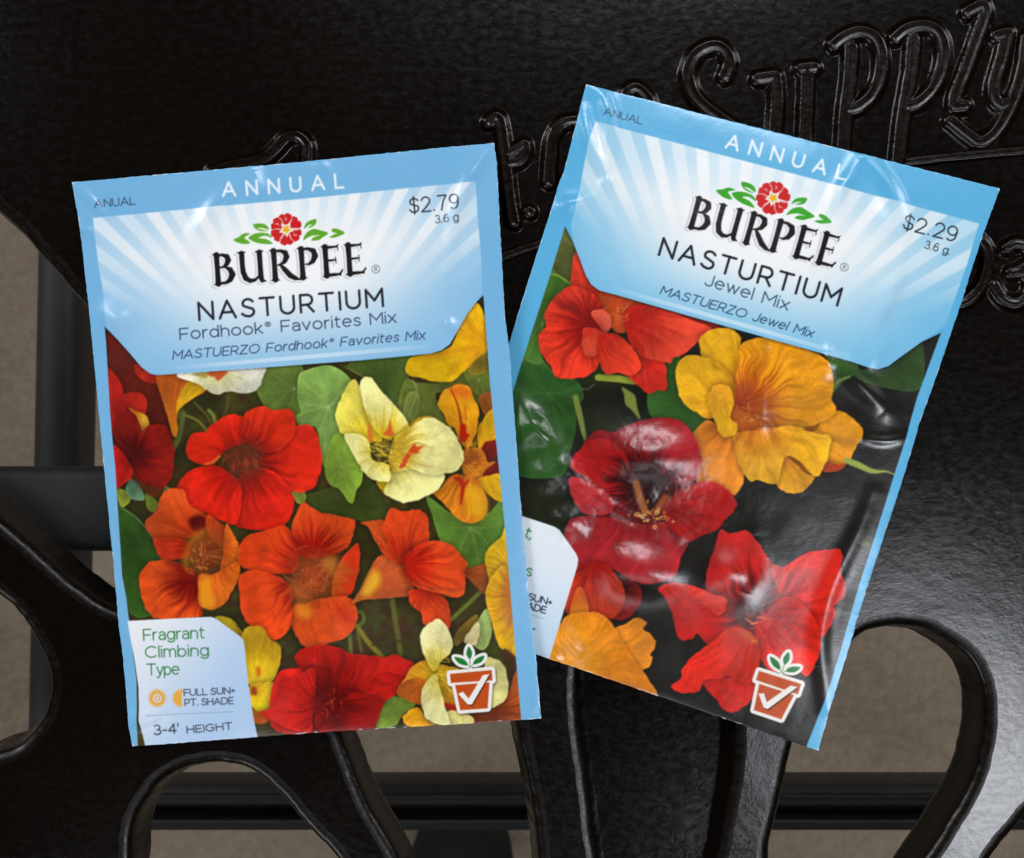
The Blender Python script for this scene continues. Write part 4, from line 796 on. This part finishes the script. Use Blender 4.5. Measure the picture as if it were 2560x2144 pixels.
    Pt(Q4([(145,195),(225,132),(350,122),(425,165),(445,250),(430,400),(410,570),(300,510),(180,390),(150,300)]), c, (222, 130, 20), (242, 178, 26), seed=9)
    Pt(Q4([(-32,430),(-10,360),(50,320),(150,330),(300,390),(410,560),(380,700),(240,780),(170,782),(120,740),(30,682),(-20,570)]), c, (226, 140, 22), (242, 178, 26), seed=10, st=0.22)
    Pt(Q4([(435,245),(520,208),(600,190),(800,240),(1030,330),(1105,430),(1118,540),(1105,650),(1138,715),(1050,800),(900,850),(640,860),(500,720),(405,570),(420,380)]), c, (170, 62, 22), (240, 158, 22), seed=11, st=0.28, fr=9, t0=0.05, t1=0.62)
    Pt(Q4([(95,880),(200,798),(300,850),(420,880),(430,1000),(465,1200),(425,1310),(382,1332),(320,1282),(240,1240),(115,1248),(150,1080),(110,950)]), c, (214, 110, 30), (234, 140, 34), seed=12, st=0.2)
    Pt(Q4([(700,1100),(780,1060),(900,1170),(985,1200),(905,1300),(830,1326),(760,1312),(700,1260)]), Q4([(700,950)])[0], (200, 112, 28), (240, 166, 26), seed=13)
    Pt(Q4([(390,890),(520,860),(640,852),(820,838),(960,880),(1085,900),(1092,980),(1062,1100),(985,1200),(860,1080),(760,1060),(700,1250),(560,1225),(505,1237),(440,1130),(400,1000)]), c, (226, 130, 26), (242, 176, 28), seed=14, st=0.22)
    cv.fill(Q4([(400,560),(470,560),(600,640),(620,800),(540,850),(440,840),(380,740)]), (168, 84, 40), soft=14, alpha=0.7)
    Pt(Q4([(203,625),(238,552),(310,530),(368,570),(382,680),(362,780),(412,822),(402,892),(310,907),(260,832),(218,720)]), Q4([(330,560)])[0], (232, 160, 30), (244, 180, 28), seed=1, st=0.12)
    for k in range(30):
        rr = random.Random(k + 20); th = rr.uniform(-1.6, 0.5); q = Q4([(400,700)])[0]; l = rr.uniform(40, 85)
        cv.stroke([(q[0] + 10 * math.cos(th), q[1] + 10 * math.sin(th), 1.2), (q[0] + l * math.cos(th), q[1] + l * math.sin(th), 0.4)], 1, (140, 40, 26), 0.5)
    cv.speck(Q4([(400,680),(600,880)]), 30, 14, [(196, 126, 50), (150, 80, 36), (220, 160, 60)], 1.3, 11)
    cv.stroke([(*Q4([(1210,1082)])[0], 7), (*Q4([(1290,1112)])[0], 8), (*Q4([(1400,1160)])[0], 6), (*Q4([(1500,1162)])[0], 2.5), (*Q4([(1565,1186)])[0], 1.8)], 6, (150, 166, 70), 1, smooth=5)
    # dark red flower, centre
    c = Q5([(930,330)])[0]; dk, rd = (40, 6, 8), (166, 20, 22)
    Pt(Q5([(600,300),(900,150),(1150,250),(1250,450),(1150,600),(900,640),(650,560),(560,450)]), c, (40, 8, 8), (120, 16, 18), seed=3)
    Pt(Q5([(440,520),(700,530),(900,575),(1100,555),(1210,680),(1160,800),(1100,935),(950,978),(800,952),(640,855),(450,860),(375,720),(370,600)]), c, (150, 24, 26), (168, 34, 40), seed=2, st=0.2)
    Pt(Q5([(1060,430),(1150,330),(1276,283),(1380,285),(1473,330),(1530,405),(1530,470),(1460,540),(1416,602),(1300,655),(1200,690),(1100,610),(1030,500)]), Q5([(1000,450)])[0], (130, 12, 12), (180, 22, 20), seed=3)
    Pt(Q5([(490,30),(590,-75),(700,-62),(880,-133),(1020,-150),(1145,-133),(1250,-30),(1292,100),(1280,235),(1180,312),(1060,300),(1030,430),(900,440),(830,250),(800,90),(650,10)]), c, dk, (156, 20, 28), seed=4, t0=0.22, t1=0.62, st=0.2)
    Pt(Q5([(405,170),(470,50),(560,-15),(700,0),(850,90),(868,250),(800,400),(825,452),(760,465),(640,365),(520,275)]), c, (50, 6, 8), (172, 20, 20), seed=5, t0=0.2, t1=0.6, st=0.3)
    Pt(Q5([(398,250),(500,272),(660,372),(705,450),(650,512),(520,505),(450,455),(398,340)]), c, (160, 22, 26), (186, 44, 50), seed=6)
    cv.stroke([(*Q5([(850,290)])[0], 9), (*Q5([(880,400)])[0], 10), (*Q5([(915,490)])[0], 9)], 9, (176, 112, 52), 0.8, soft=4)
    cv.stroke([(*Q5([(1050,390)])[0], 9), (*Q5([(990,480)])[0], 8)], 8, (170, 84, 36), 0.8, soft=4)
    for k in range(34):
        rr = random.Random(k + 55); q = Q5([(rr.gauss(950, 75), rr.gauss(505, 38))])[0]; r_ = rr.uniform(1.5, 4.5)
        cv.stroke([(*p, 1.5) for p in arc(q[0], q[1], r_, r_, rr.uniform(0, 180), rr.uniform(200, 420), 6)], 1, rr.choice([(236, 176, 84), (206, 130, 50), (240, 200, 120)]), 0.8)
    # small blooms at the bottom left
    Pt(Q5([(720,935),(850,975),(892,1080),(820,1200),(740,1230),(640,1180)]), Q5([(720,1000)])[0], (70, 10, 10), (132, 20, 18), seed=7)
    Pt(Q5([(370,1180),(420,900),(470,860),(580,830),(640,840),(700,900),(762,1000),(772,1100),(722,1200),(650,1222),(560,1200)]), Q5([(560,850)])[0], (150, 20, 14), (208, 58, 28), seed=8, st=0.25)
    Pt(Q5([(400,1230),(430,1050),(465,1000),(500,1050),(530,1150),(510,1200)]), Q5([(460,1200)])[0], (226, 130, 30), (204, 90, 30), seed=9)
    c = Q5([(380,1560)])[0]
    Pt(Q5([(690,1330),(780,1260),(860,1213),(926,1250),(902,1290),(960,1340),(988,1395),(950,1470),(966,1492),(925,1570),(800,1560)]), c, (200, 110, 20), (234, 140, 28), seed=10, st=0.22)
    Pt(Q5([(330,1260),(400,1200),(560,1178),(660,1230),(730,1330),(820,1480),(940,1640),(985,1790),(600,1800),(220,1640),(280,1400)]), c, (232, 150, 30), (228, 132, 24), seed=11, st=0.22, fr=9)
    # red flower, lower right
    Pt(Q6([(300,700),(450,560),(560,480),(800,380),(1000,440),(1190,700),(1190,900),(1050,1060),(760,1000),(560,900),(420,880),(300,820)]), Q6([(740,700)])[0], (92, 10, 8), (204, 32, 22), seed=7, t0=0.1, t1=0.5)
    c = Q6([(740,700)])[0]; i_, o_ = (84, 10, 8), (226, 36, 24)
    Pt(Q6([(360,500),(375,330),(430,170),(468,58),(540,95),(650,68),(722,130),(800,250),(852,322),(872,450),(840,580),(700,620),(560,595),(450,545)]), c, (92, 10, 10), (204, 40, 36), seed=12, t0=0.15, t1=0.6)
    Pt(Q6([(840,320),(930,332),(1080,240),(1250,204),(1330,204),(1355,260),(1342,350),(1378,470),(1370,560),(1300,622),(1312,680),(1250,800),(1190,832),(1000,640),(880,500)]), c, (170, 16, 12), (230, 42, 28), seed=13)
    Pt(Q6([(8,490),(100,448),(250,470),(370,520),(500,560),(505,640),(460,690),(640,760),(620,820),(400,905),(300,822),(272,862),(190,877),(150,820),(120,680),(60,560)]), c, i_, (208, 30, 22), seed=14, t0=0.1, t1=0.4)
    Pt(Q6([(100,448),(250,470),(400,530),(500,560),(505,640),(450,694),(380,640),(220,590),(110,520)]), Q6([(100,600)])[0], (196, 30, 20), (222, 46, 30), seed=6, shadow=0.3)
    Pt(Q6([(340,1170),(560,1140),(720,1160),(740,1250),(660,1350),(580,1396),(500,1396),(440,1310),(370,1230)]), c, (170, 20, 16), (214, 34, 22), seed=1)
    Pt(Q6([(740,700),(850,600),(1000,560),(1150,700),(1195,850),(1185,980),(1100,1140),(1000,1060),(850,1100),(740,980),(720,820)]), c, (176, 18, 12), (230, 40, 24), seed=2, st=0.2)
    Pt(Q6([(195,1080),(280,980),(400,890),(560,775),(700,830),(760,1000),(710,1172),(620,1182),(550,1140),(450,1162),(350,1170),(312,1250),(170,1257),(113,1212),(190,1150)]), c, (190, 40, 18), (230, 42, 24), seed=3)
    cv.fill(Q6([(560,600),(700,560),(830,560),(790,660),(720,740),(640,760),(560,680)]), (52, 10, 8), soft=14, alpha=0.85)
    cv.speck(Q6([(700,620),(900,900)]), 46, 20, [(210, 36, 26), (190, 26, 18), (226, 56, 36)], 1.6, 12)
    cv.fill(Q6([(600,800),(700,830),(740,890),(680,880)]), (190, 110, 40), soft=8, alpha=0.6)
    for a in (Q6([(655,715),(685,735),(700,755)]), Q6([(740,705),(770,705),(800,715)]), Q6([(700,750),(740,745)]), Q6([(700,880),(735,880)])):
        cv.stroke([(*p, 2.2) for p in a], 2, (232, 120, 60), 0.95)
    cv.stroke([(*Q6([(1100,1062)])[0], 0.9), (*Q6([(1320,1066)])[0], 0.7)], 1, (96, 110, 80), 0.8)
    cv.fill(Q6([(1480,150),(1540,140),(1580,160),(1530,190)]), (92, 104, 30), soft=7, alpha=0.8)
    cv.soften()
    photo = cv.img.copy() * (1 + 0.05 * (noise2(X / 2.2, Y / 2.2, 4) - 0.5) * 2)[..., None]
    base_colour(cv, (92, 178, 222))
    poly = Q3([(450,68),(510,190),(560,320),(600,430),(640,500),(700,545),(830,580),(1300,720)]) + Q4([(500,158),(1230,365),(1380,415),(1440,425),(1520,400),(1600,340),(1759,225)]) + [(2349, 833.7)] + \
        [(2289, 996.7), (2262.8, 1090), (2232, 1186), (2196, 1300), (2144.8, 1460), (2093.7, 1637.7), (2059.6, 1746.8), (2000, 1900), (1050, 1900), (1085, 1600), (1200, 1240), (1282, 980), (1304, 908), (1372.6, 697)]
    d, ins = dist_poly(X, Y, np.array(poly), True); sd = np.where(ins, -d, d); m = np.clip(0.5 - sd / 1.8, 0, 1)[..., None]
    hd = [(1490, 300), (2445, 561), (2413, 669), (2360, 815), (2300, 857), (2246, 896), (2218, 916), (2191, 925), (2171, 921.6), (2119, 904.5), (1860, 830), (1543, 738), (1499, 726), (1478, 711), (1465, 687), (1451, 649), (1434, 605), (1428, 560), (1450, 470), (1460, 416), (1471, 354)]
    ang = math.atan2(267.5, 1030)
    sunburst(cv, (1790, 1000), (1890, 590), (400, 165, 285), 3, (1, 0), (math.sin(ang), -math.cos(ang)), (96, 180, 224), hd, 1)
    band(cv, (1530, 719), (2125, 892))
    cv.img = cv.img * (1 - m) + photo * m; cv.lab[m[..., 0] > 0.5] = 2
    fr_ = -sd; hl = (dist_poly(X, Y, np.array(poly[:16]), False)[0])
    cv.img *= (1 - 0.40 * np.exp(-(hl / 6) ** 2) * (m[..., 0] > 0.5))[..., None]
    text(cv, 'ANUAL', (1510, 283), (1605, 307), 17, 1.2, (36, 60, 92), 3, 0.22)
    text(cv, 'ANNUAL', (1816, 367), (2108, 450), 34, 3.1, (240, 246, 250), 4, 0.85)
    text(cv, '$2.29', (2253, 573), (2385, 606), 36, 1.9, (24, 30, 38), 5, 0.20); text(cv, '3.6 g.', (2309, 622), (2371, 639), 19, 1.2, (30, 40, 52), 6, 0.2)
    wordmark(cv, (1716, 567), (2083, 672), 79, 7); registered(cv, (2108, 670), 10, 7, ang)
    text(cv, 'NASTURTIUM', (1648, 637), (2090, 765), 43, 3.2, (16, 18, 26), 8, 0.36)
    text(cv, 'Jewel Mix', (1761, 713), (1966, 777), 28, 1.75, (50, 78, 100), 9, 0.22, space=0.32)
    text(cv, 'MASTUERZO Jewel Mix', (1650, 735), (2026, 845), 21, 1.45, (36, 66, 100), 10, 0.22, slant=0.22, space=0.32)
    logo(cv, (1932.8, 496), math.radians(5 + 14.6), 1.06, 11, 12)
    ip = [(1100, 1226)] + Q5([(65,518),(290,590),(325,612),(440,775),(455,810),(450,860),(240,1560)]) + [(1360, 1800), (1020, 1800), (1090, 1560), (1150, 1400)]
    def ipc(X, Y, sd):
        t = smooth01(((Y - 1300) * 0.9 - (X - 1300) * 0.2) / 420)[..., None]
        return np.array((232, 240, 246)) / 255 * (1 - t) + np.array((176, 210, 234)) / 255 * t
    cv.fill(ip, ipc, smooth=0, lab=13)
    gr = (40, 130, 72); dd = (math.cos(ang), math.sin(ang))
    text(cv, 't,', Q5([(84,662)])[0], Q5([(128,676)])[0], 25, 1.75, gr, 14, 0.12, slant=0.1); text(cv, 's', Q5([(92,926)])[0], Q5([(128,936)])[0], 26, 1.75, gr, 14, 0.2)
    e = Q5([(268,1136)])[0]; text(cv, 'FULL SUN+', (e[0] - 128 * dd[0], e[1] - 128 * dd[1]), e, 16, 1.55, (34, 46, 66), 16, 0.2, space=0.12)
    e = Q5([(228,1190)])[0]; text(cv, 'PT. SHADE', (e[0] - 122 * dd[0], e[1] - 122 * dd[1]), e, 16, 1.55, (34, 46, 66), 16, 0.2, space=0.12)
    cv.stroke([(1220, 1508, 0.8), (*Q5([(215,1226)])[0], 0.8)], 1, (120, 150, 175), 0.8, 16)
    e = (Q5([(160,1300)])[0][0] - 5, Q5([(160,1300)])[0][1] + 17); text(cv, 'HEIGHT', (e[0] - 112 * dd[0], e[1] - 112 * dd[1]), e, 17, 1.6, (34, 46, 66), 16, 0.24)
    pot(cv, (1896, 1674), math.radians(23), 1.05, 17, 18)
    return cv

# ------------------------------------------------------------------ packet geometry
def poly_at(pts, v):
    p = np.array(pts, float); s = np.concatenate([[0], np.cumsum(np.hypot(*np.diff(p, axis=0).T))]); s /= s[-1]
    return np.interp(v, s, p[:, 0]), np.interp(v, s, p[:, 1])
def ridge(X, Y, pts, sig, h):
    P = catmull(pts, 6, False) if len(pts) > 2 else np.array(pts, float)
    x0, y0 = P.min(0) - sig * 5; x1, y1 = P.max(0) + sig * 5; out = np.zeros_like(X); mk = (X > x0) & (X < x1) & (Y > y0) & (Y < y1)
    if not mk.any(): return out
    xs, ys = X[mk], Y[mk]; best = np.full(xs.shape, 1e9, np.float32); T = np.zeros(xs.shape, np.float32); n = len(P) - 1
    for i in range(n):
        a, b = P[i], P[i + 1]; e = b - a; l2 = (e ** 2).sum() + 1e-9
        t = np.clip(((xs - a[0]) * e[0] + (ys - a[1]) * e[1]) / l2, 0, 1); d = (xs - a[0] - t * e[0]) ** 2 + (ys - a[1] - t * e[1]) ** 2
        m = d < best; best[m] = d[m]; T[m] = (i + t[m]) / n
    prof = np.exp(-best / (sig * 2.3) ** 2) * 2.2 if sig < 12 else np.exp(-best / sig ** 2)
    out[mk] = h * prof * (0.25 + 0.75 * np.sin(np.pi * np.clip(T, 0.06, 0.94)))
    return out
def blob(X, Y, c, sx, sy, ang, h):
    ca, sa = math.cos(ang), math.sin(ang); dx, dy = X - c[0], Y - c[1]; u = dx * ca + dy * sa; v = -dx * sa + dy * ca
    return h * np.exp(-(u / sx) ** 2 - (v / sy) ** 2)
PARTS = {1: ('header_panel', None), 2: ('photo_print', None), 3: ('heading_text', 1), 4: ('heading_text', 1), 5: ('price_text', 1), 6: ('weight_text', 1), 7: ('brand_lettering', 1),
         8: ('product_name', 1), 9: ('variety_name', 1), 10: ('variety_name', 1), 11: ('blossom_logo', 1), 12: ('logo_leaves', 1), 13: ('info_panel', None), 14: ('description_text', 13),
         15: ('sun_symbols', 13), 16: ('growing_text', 13), 17: ('pot_symbol', 2), 18: ('pot_symbol_leaves', 2)}
PLABEL = {3: 'small dark blue word in the top left corner', 4: 'widely spaced white capitals on the blue top strip', 9: 'grey sentence-case variety name', 10: 'slanted second-language variety name'}
def packet(name, label, cv, LE, RE, zfun, dmean, group):
    step = 1.6
    nu = int(1060 / step); nv = int(1420 / step)
    u, v = np.meshgrid(np.linspace(0, 1, nu), np.linspace(0, 1, nv)); v1 = np.linspace(0, 1, nv)
    lx, ly = poly_at(LE, v1); rx, ry = poly_at(RE, v1)
    jag = lambda s: (noise2(np.arange(nv) / 7.0, np.zeros(nv), s) - 0.5) * 1.6 + (noise2(np.arange(nv) / 2.0, np.zeros(nv), s + 1) - 0.5) * 0.7
    lx = lx + jag(2); rx = rx + jag(5)
    X = lx[:, None] * (1 - u) + rx[:, None] * u; Y = ly[:, None] * (1 - u) + ry[:, None] * u
    jt = ((noise2(np.arange(nu) / 6.0, np.zeros(nu), 8) - 0.5) * 1.8)[None, :]
    Y = Y + jt * (np.exp(-v * 60) + np.exp(-(1 - v) * 60))
    X = X.astype(np.float32); Y = Y.astype(np.float32)
    Z = zfun(X, Y, u, v)                                            # mm
    # colours (bilinear) and part ids
    fx = np.clip((X - cv.x0) / K, 0, cv.w - 1.001); fy = np.clip((Y - cv.y0) / K, 0, cv.h - 1.001); i = fx.astype(int); j = fy.astype(int); a = (fx - i)[..., None]; b = (fy - j)[..., None]
    I = np.clip(cv.img, 0, 1); Cc = (I[j, i] * (1 - a) + I[j, i + 1] * a) * (1 - b) + (I[j + 1, i] * (1 - a) + I[j + 1, i + 1] * a) * b
    ed = np.minimum(np.minimum(u, 1 - u) * 1050, np.minimum(v, 1 - v) * 1420)
    wear = np.clip((noise2(X / 14, Y / 14, 12) - 0.70) * 5, 0, 1) * np.clip(1.6 - ed / 1.6, 0, 1); cd = np.hypot(np.minimum(u, 1 - u) * 1050, np.minimum(v, 1 - v) * 1420)
    wear = np.maximum(wear, np.clip(1.4 - cd / 6, 0, 1) * 0.8)[..., None]; Cc = Cc * (1 - wear) + np.array((0.86, 0.88, 0.90)) * wear
    lin = np.where(Cc <= 0.04045, Cc / 12.92, ((Cc + 0.055) / 1.055) ** 2.4)
    rgba = np.concatenate([lin, np.ones_like(lin[..., :1])], -1).reshape(-1, 4)
    f = S * (H - dmean) / H
    WX = (X - 1280) * f; WY = (1072 - Y) * f; WZ = Z * 1e-3
    base = np.array([WX.mean(), WY.mean(), 0.0])
    co = np.stack([WX, WY, WZ], -1).reshape(-1, 3) - base
    g = co.reshape(nv, nu, 3); tu = np.gradient(g, axis=1); tv = np.gradient(g, axis=0); nr = np.cross(tv, tu); nr /= np.linalg.norm(nr, axis=-1, keepdims=True) + 1e-12
    if nr[..., 2].mean() < 0: nr = -nr
    nr = nr.reshape(-1, 3)
    root = empty(name, tuple(base), label, 'seed packet', group)
    idx = np.arange(nu * nv).reshape(nv, nu)
    F = np.stack([idx[1:, :-1], idx[1:, 1:], idx[:-1, 1:], idx[:-1, :-1]], -1).reshape(-1, 4)
    xc = ((X[1:, :-1] + X[:-1, 1:]) / 2 - cv.x0) / K; yc = ((Y[1:, :-1] + Y[:-1, 1:]) / 2 - cv.y0) / K
    lab = cv.lab[np.clip(np.round(yc).astype(int), 0, cv.h - 1), np.clip(np.round(xc).astype(int), 0, cv.w - 1)].ravel()
    objs = {}
    for k in range(0, 19):
        Fk = F[lab == k]
        if not len(Fk): continue
        used, inv = np.unique(Fk, return_inverse=True); nm, par = ('envelope', None) if k == 0 else PARTS[k]
        objs[k] = mesh_np(nm, co[used], inv.reshape(-1, 4), M_PRINT, objs.get(par, root) if par else root, True, nr[used], rgba[used], PLABEL.get(k))
    # folded paper edge and back sheet
    ring = np.concatenate([idx[0, :], idx[1:, -1], idx[-1, -2::-1], idx[-2:0:-1, 0]]); top_ = co[ring]; n = len(ring)
    lowr = top_.copy(); lowr[:, 2] -= 0.00016; low2 = top_.copy(); low2[:, 2] = np.minimum(low2[:, 2] - 0.0004, np.maximum(low2[:, 2] - 0.0005, 0.0003)); ctr = top_.mean(0); low2[:, :2] = ctr[:2] + (top_[:, :2] - ctr[:2]) * 0.996
    a_ = np.arange(n); b_ = (a_ + 1) % n
    mesh_np('paper_edge', np.vstack([top_, lowr]), np.stack([a_, b_, n + b_, n + a_], 1), M_EDGE, root)
    cx = np.vstack([lowr, low2, [[ctr[0], ctr[1], float(np.median(low2[:, 2]))]]])
    f1 = np.stack([a_, b_, n + b_, n + a_], 1); f2 = np.stack([n + a_, n + b_, np.full(n, 2 * n), np.full(n, 2 * n)], 1)
    bk = mesh_np('back_sheet', cx, f1, M_EDGE, root)
    # back: coarse copy of the front surface, just below it
    sub = idx[::12, ::12]; cb = co[sub.ravel()].copy(); cb[:, 2] -= 0.0006; ny, nx = sub.shape; ii = np.arange(ny * nx).reshape(ny, nx)
    fb = np.stack([ii[:-1, :-1], ii[:-1, 1:], ii[1:, 1:], ii[1:, :-1]], -1).reshape(-1, 4)
    vs = np.vstack([cx, cb]); nf = len(cx)
    bpy.data.objects.remove(bk); mesh_np('back_sheet', vs, np.vstack([f1, fb + nf]), M_EDGE, root)
    return root
def z_left(X, Y, u, v):
    z = 1.45 + 2.6 * smooth01((u - 0.45) / 0.5)
    z = z + 1.0 * (np.clip(np.sin(np.pi * u), 0, 1) ** 0.6) * (np.clip(np.sin(np.pi * v), 0, 1) ** 0.6)
    z = z + 0.55 * (noise2(X / 210, Y / 210, 6) - 0.5) + 0.12 * (noise2(X / 70, Y / 70, 7) - 0.5)
    z += ridge(X, Y, [(622,420),(575,470),(530,516),(490,580),(470,650)], 9, 0.26)
    z += ridge(X, Y, [(632,425),(645,470),(650,510)], 8, 0.16)
    z += ridge(X, Y, [(1232,364),(1195,415),(1172,449),(1145,520),(1130,600),(1119,740)], 8, 0.28)
    z += ridge(X, Y, [(178,456),(215,490),(250,530),(258,560)], 6, 0.14)
    z += ridge(X, Y, [(180,560),(209,574),(236,590)], 7, 0.16)
    z += ridge(X, Y, [(1112,805),(1130,815),(1150,838)], 7, 0.16)
    z += ridge(X, Y, [(790,395),(800,410),(830,440)], 8, 0.12)
    z += blob(X, Y, (292, 800), 42, 36, 0.5, 0.85) + blob(X, Y, (540, 560), 60, 70, 0.6, 0.45) + blob(X, Y, (1260, 805), 10, 16, 0, 0.12)
    z += ridge(X, Y, [(1335,1690),(1342,1740),(1350,1785)], 7, 0.2)
    z += ridge(X, Y, [(395,1780),(420,1690),(470,1600)], 10, 0.16) + ridge(X, Y, [(310,1790),(350,1800),(420,1770)], 10, 0.22)
    z += blob(X, Y, (330, 1600), 26, 90, 0.1, 0.3)
    return z
def z_right(X, Y, u, v):
    z = 1.35 + 3.0 * u + 1.5 * (np.clip(np.sin(np.pi * u), 0, 1) ** 0.7) * (np.clip(np.sin(np.pi * v), 0, 1) ** 0.7)
    z = z + 0.34 * (noise2(X / 190, Y / 190, 8) - 0.5) + 0.06 * (noise2(X / 60, Y / 60, 9) - 0.5)
    R = ridge
    z += R(X, Y, [(1468,207),(1505,235),(1518,266),(1526,320),(1524,380),(1514,455)], 9, 0.30)
    z += R(X, Y, [(1453,239),(1462,300),(1474,348),(1495,395),(1518,445)], 9, 0.30)
    z += R(X, Y, [(1519,455),(1545,620),(1590,720)], 9, 0.12) + R(X, Y, [(1400,498),(1450,500),(1515,470)], 8, 0.2)
    z += blob(X, Y, (1412, 515), 26, 20, -0.5, 0.4)
    z += R(X, Y, [(2150,395),(2125,440),(2100,485),(2085,560)], 8, 0.26) + R(X, Y, [(2165,393),(2205,440),(2238,500),(2250,560)], 9, 0.28)
    z += R(X, Y, [(2250,560),(2240,690),(2200,780),(2160,850),(2125,905)], 10, 0.26)
    z += blob(X, Y, (2185, 890), 30, 55, 0.55, 0.6) + blob(X, Y, (2060, 590), 70, 120, 0.3, 0.4) + blob(X, Y, (2215, 560), 46, 60, 0.3, 0.5)
    z += R(X, Y, [(1925,860),(1912,940),(1901,1060)], 10, 0.26) + R(X, Y, [(2066,880),(2062,930)], 8, 0.2)
    z += R(X, Y, [(2070,886),(2126,944),(2170,985),(2215,1030)], 11, 0.27) + R(X, Y, [(2150,1092),(2210,1100),(2262,1090)], 12, 0.25)
    z += R(X, Y, [(2180,1230),(2145,1320),(2094,1426),(2063,1511),(2049,1600),(2055,1680),(2066,1765)], 9, 0.19)
    z += blob(X, Y, (1618, 1138), 105, 58, 0.1, 1.7) + blob(X, Y, (1325, 1075), 46, 46, -0.3, 1.25) + blob(X, Y, (1375, 1185), 46, 46, 0, 1.2) + blob(X, Y, (1420, 1300), 50, 48, 0, 1.15) + blob(X, Y, (1600, 1425), 115, 64, 0.2, 1.8) + blob(X, Y, (1815, 1430), 62, 60, 0, 1.2)
    z += R(X, Y, [(1290,985),(1340,1060),(1400,1130),(1450,1220)], 22, 0.5) + R(X, Y, [(1400,1160),(1480,1230),(1570,1290),(1700,1340)], 20, 0.5)
    z += 0.26 * (noise2(X / 42, Y / 42, 11) - 0.5) * np.exp(-(((X - 1450) / 230) ** 2 + ((Y - 1210) / 200) ** 2))
    z += (0.10 * (noise2(X / 20 + Y / 60, Y / 34 - X / 70, 13) - 0.5) + 0.035 * (noise2(X / 8, Y / 11, 14) - 0.5)) * np.exp(-(((X - 1500) / 300) ** 2 + ((Y - 1210) / 230) ** 2))
    z += R(X, Y, [(1385,1540),(1410,1590),(1450,1640)], 9, 0.2) + R(X, Y, [(1370,1620),(1400,1670)], 9, 0.2)
    z += R(X, Y, [(1880,1330),(1870,1420),(1850,1480)], 26, 0.3)
    return z
LE1 = [(174.8,453.5),(193.5,565),(218,787.5),(247,1085),(276,1385),(291.7,1569),(302,1646),(317.5,1820.5),(325.7,1868)]
RE1 = [(1235,360.4),(1242,410),(1262,791),(1274,880),(1302,1255),(1320,1471),(1340,1639),(1348,1737),(1352.8,1792)]
LE2 = [(1466.5,206),(1409,431),(1400,449),(1372.6,540),(1321,700),(1273.6,854),(1190,1120),(1059,1542)]
RE2 = [(2496.6,473.5),(2453,593),(2402,753),(2336.6,945.7),(2295,1063),(2266,1158.6),(2219.9,1300),(2155,1497.8),(2115.8,1630.9),(2069.8,1777.5),(2044,1873)]
GRP = 'paper seed packets lying on the bench'
packet('seed_packet', 'pale blue seed packet priced $2.79 with pale yellow flower, overlapping the other packet', art_left(), LE1, RE1, z_left, 0.0030, GRP)
packet('seed_packet', 'crinkled blue seed packet priced $2.29 with amber flower, tucked under the other packet', art_right(), LE2, RE2, z_right, 0.0036, GRP)
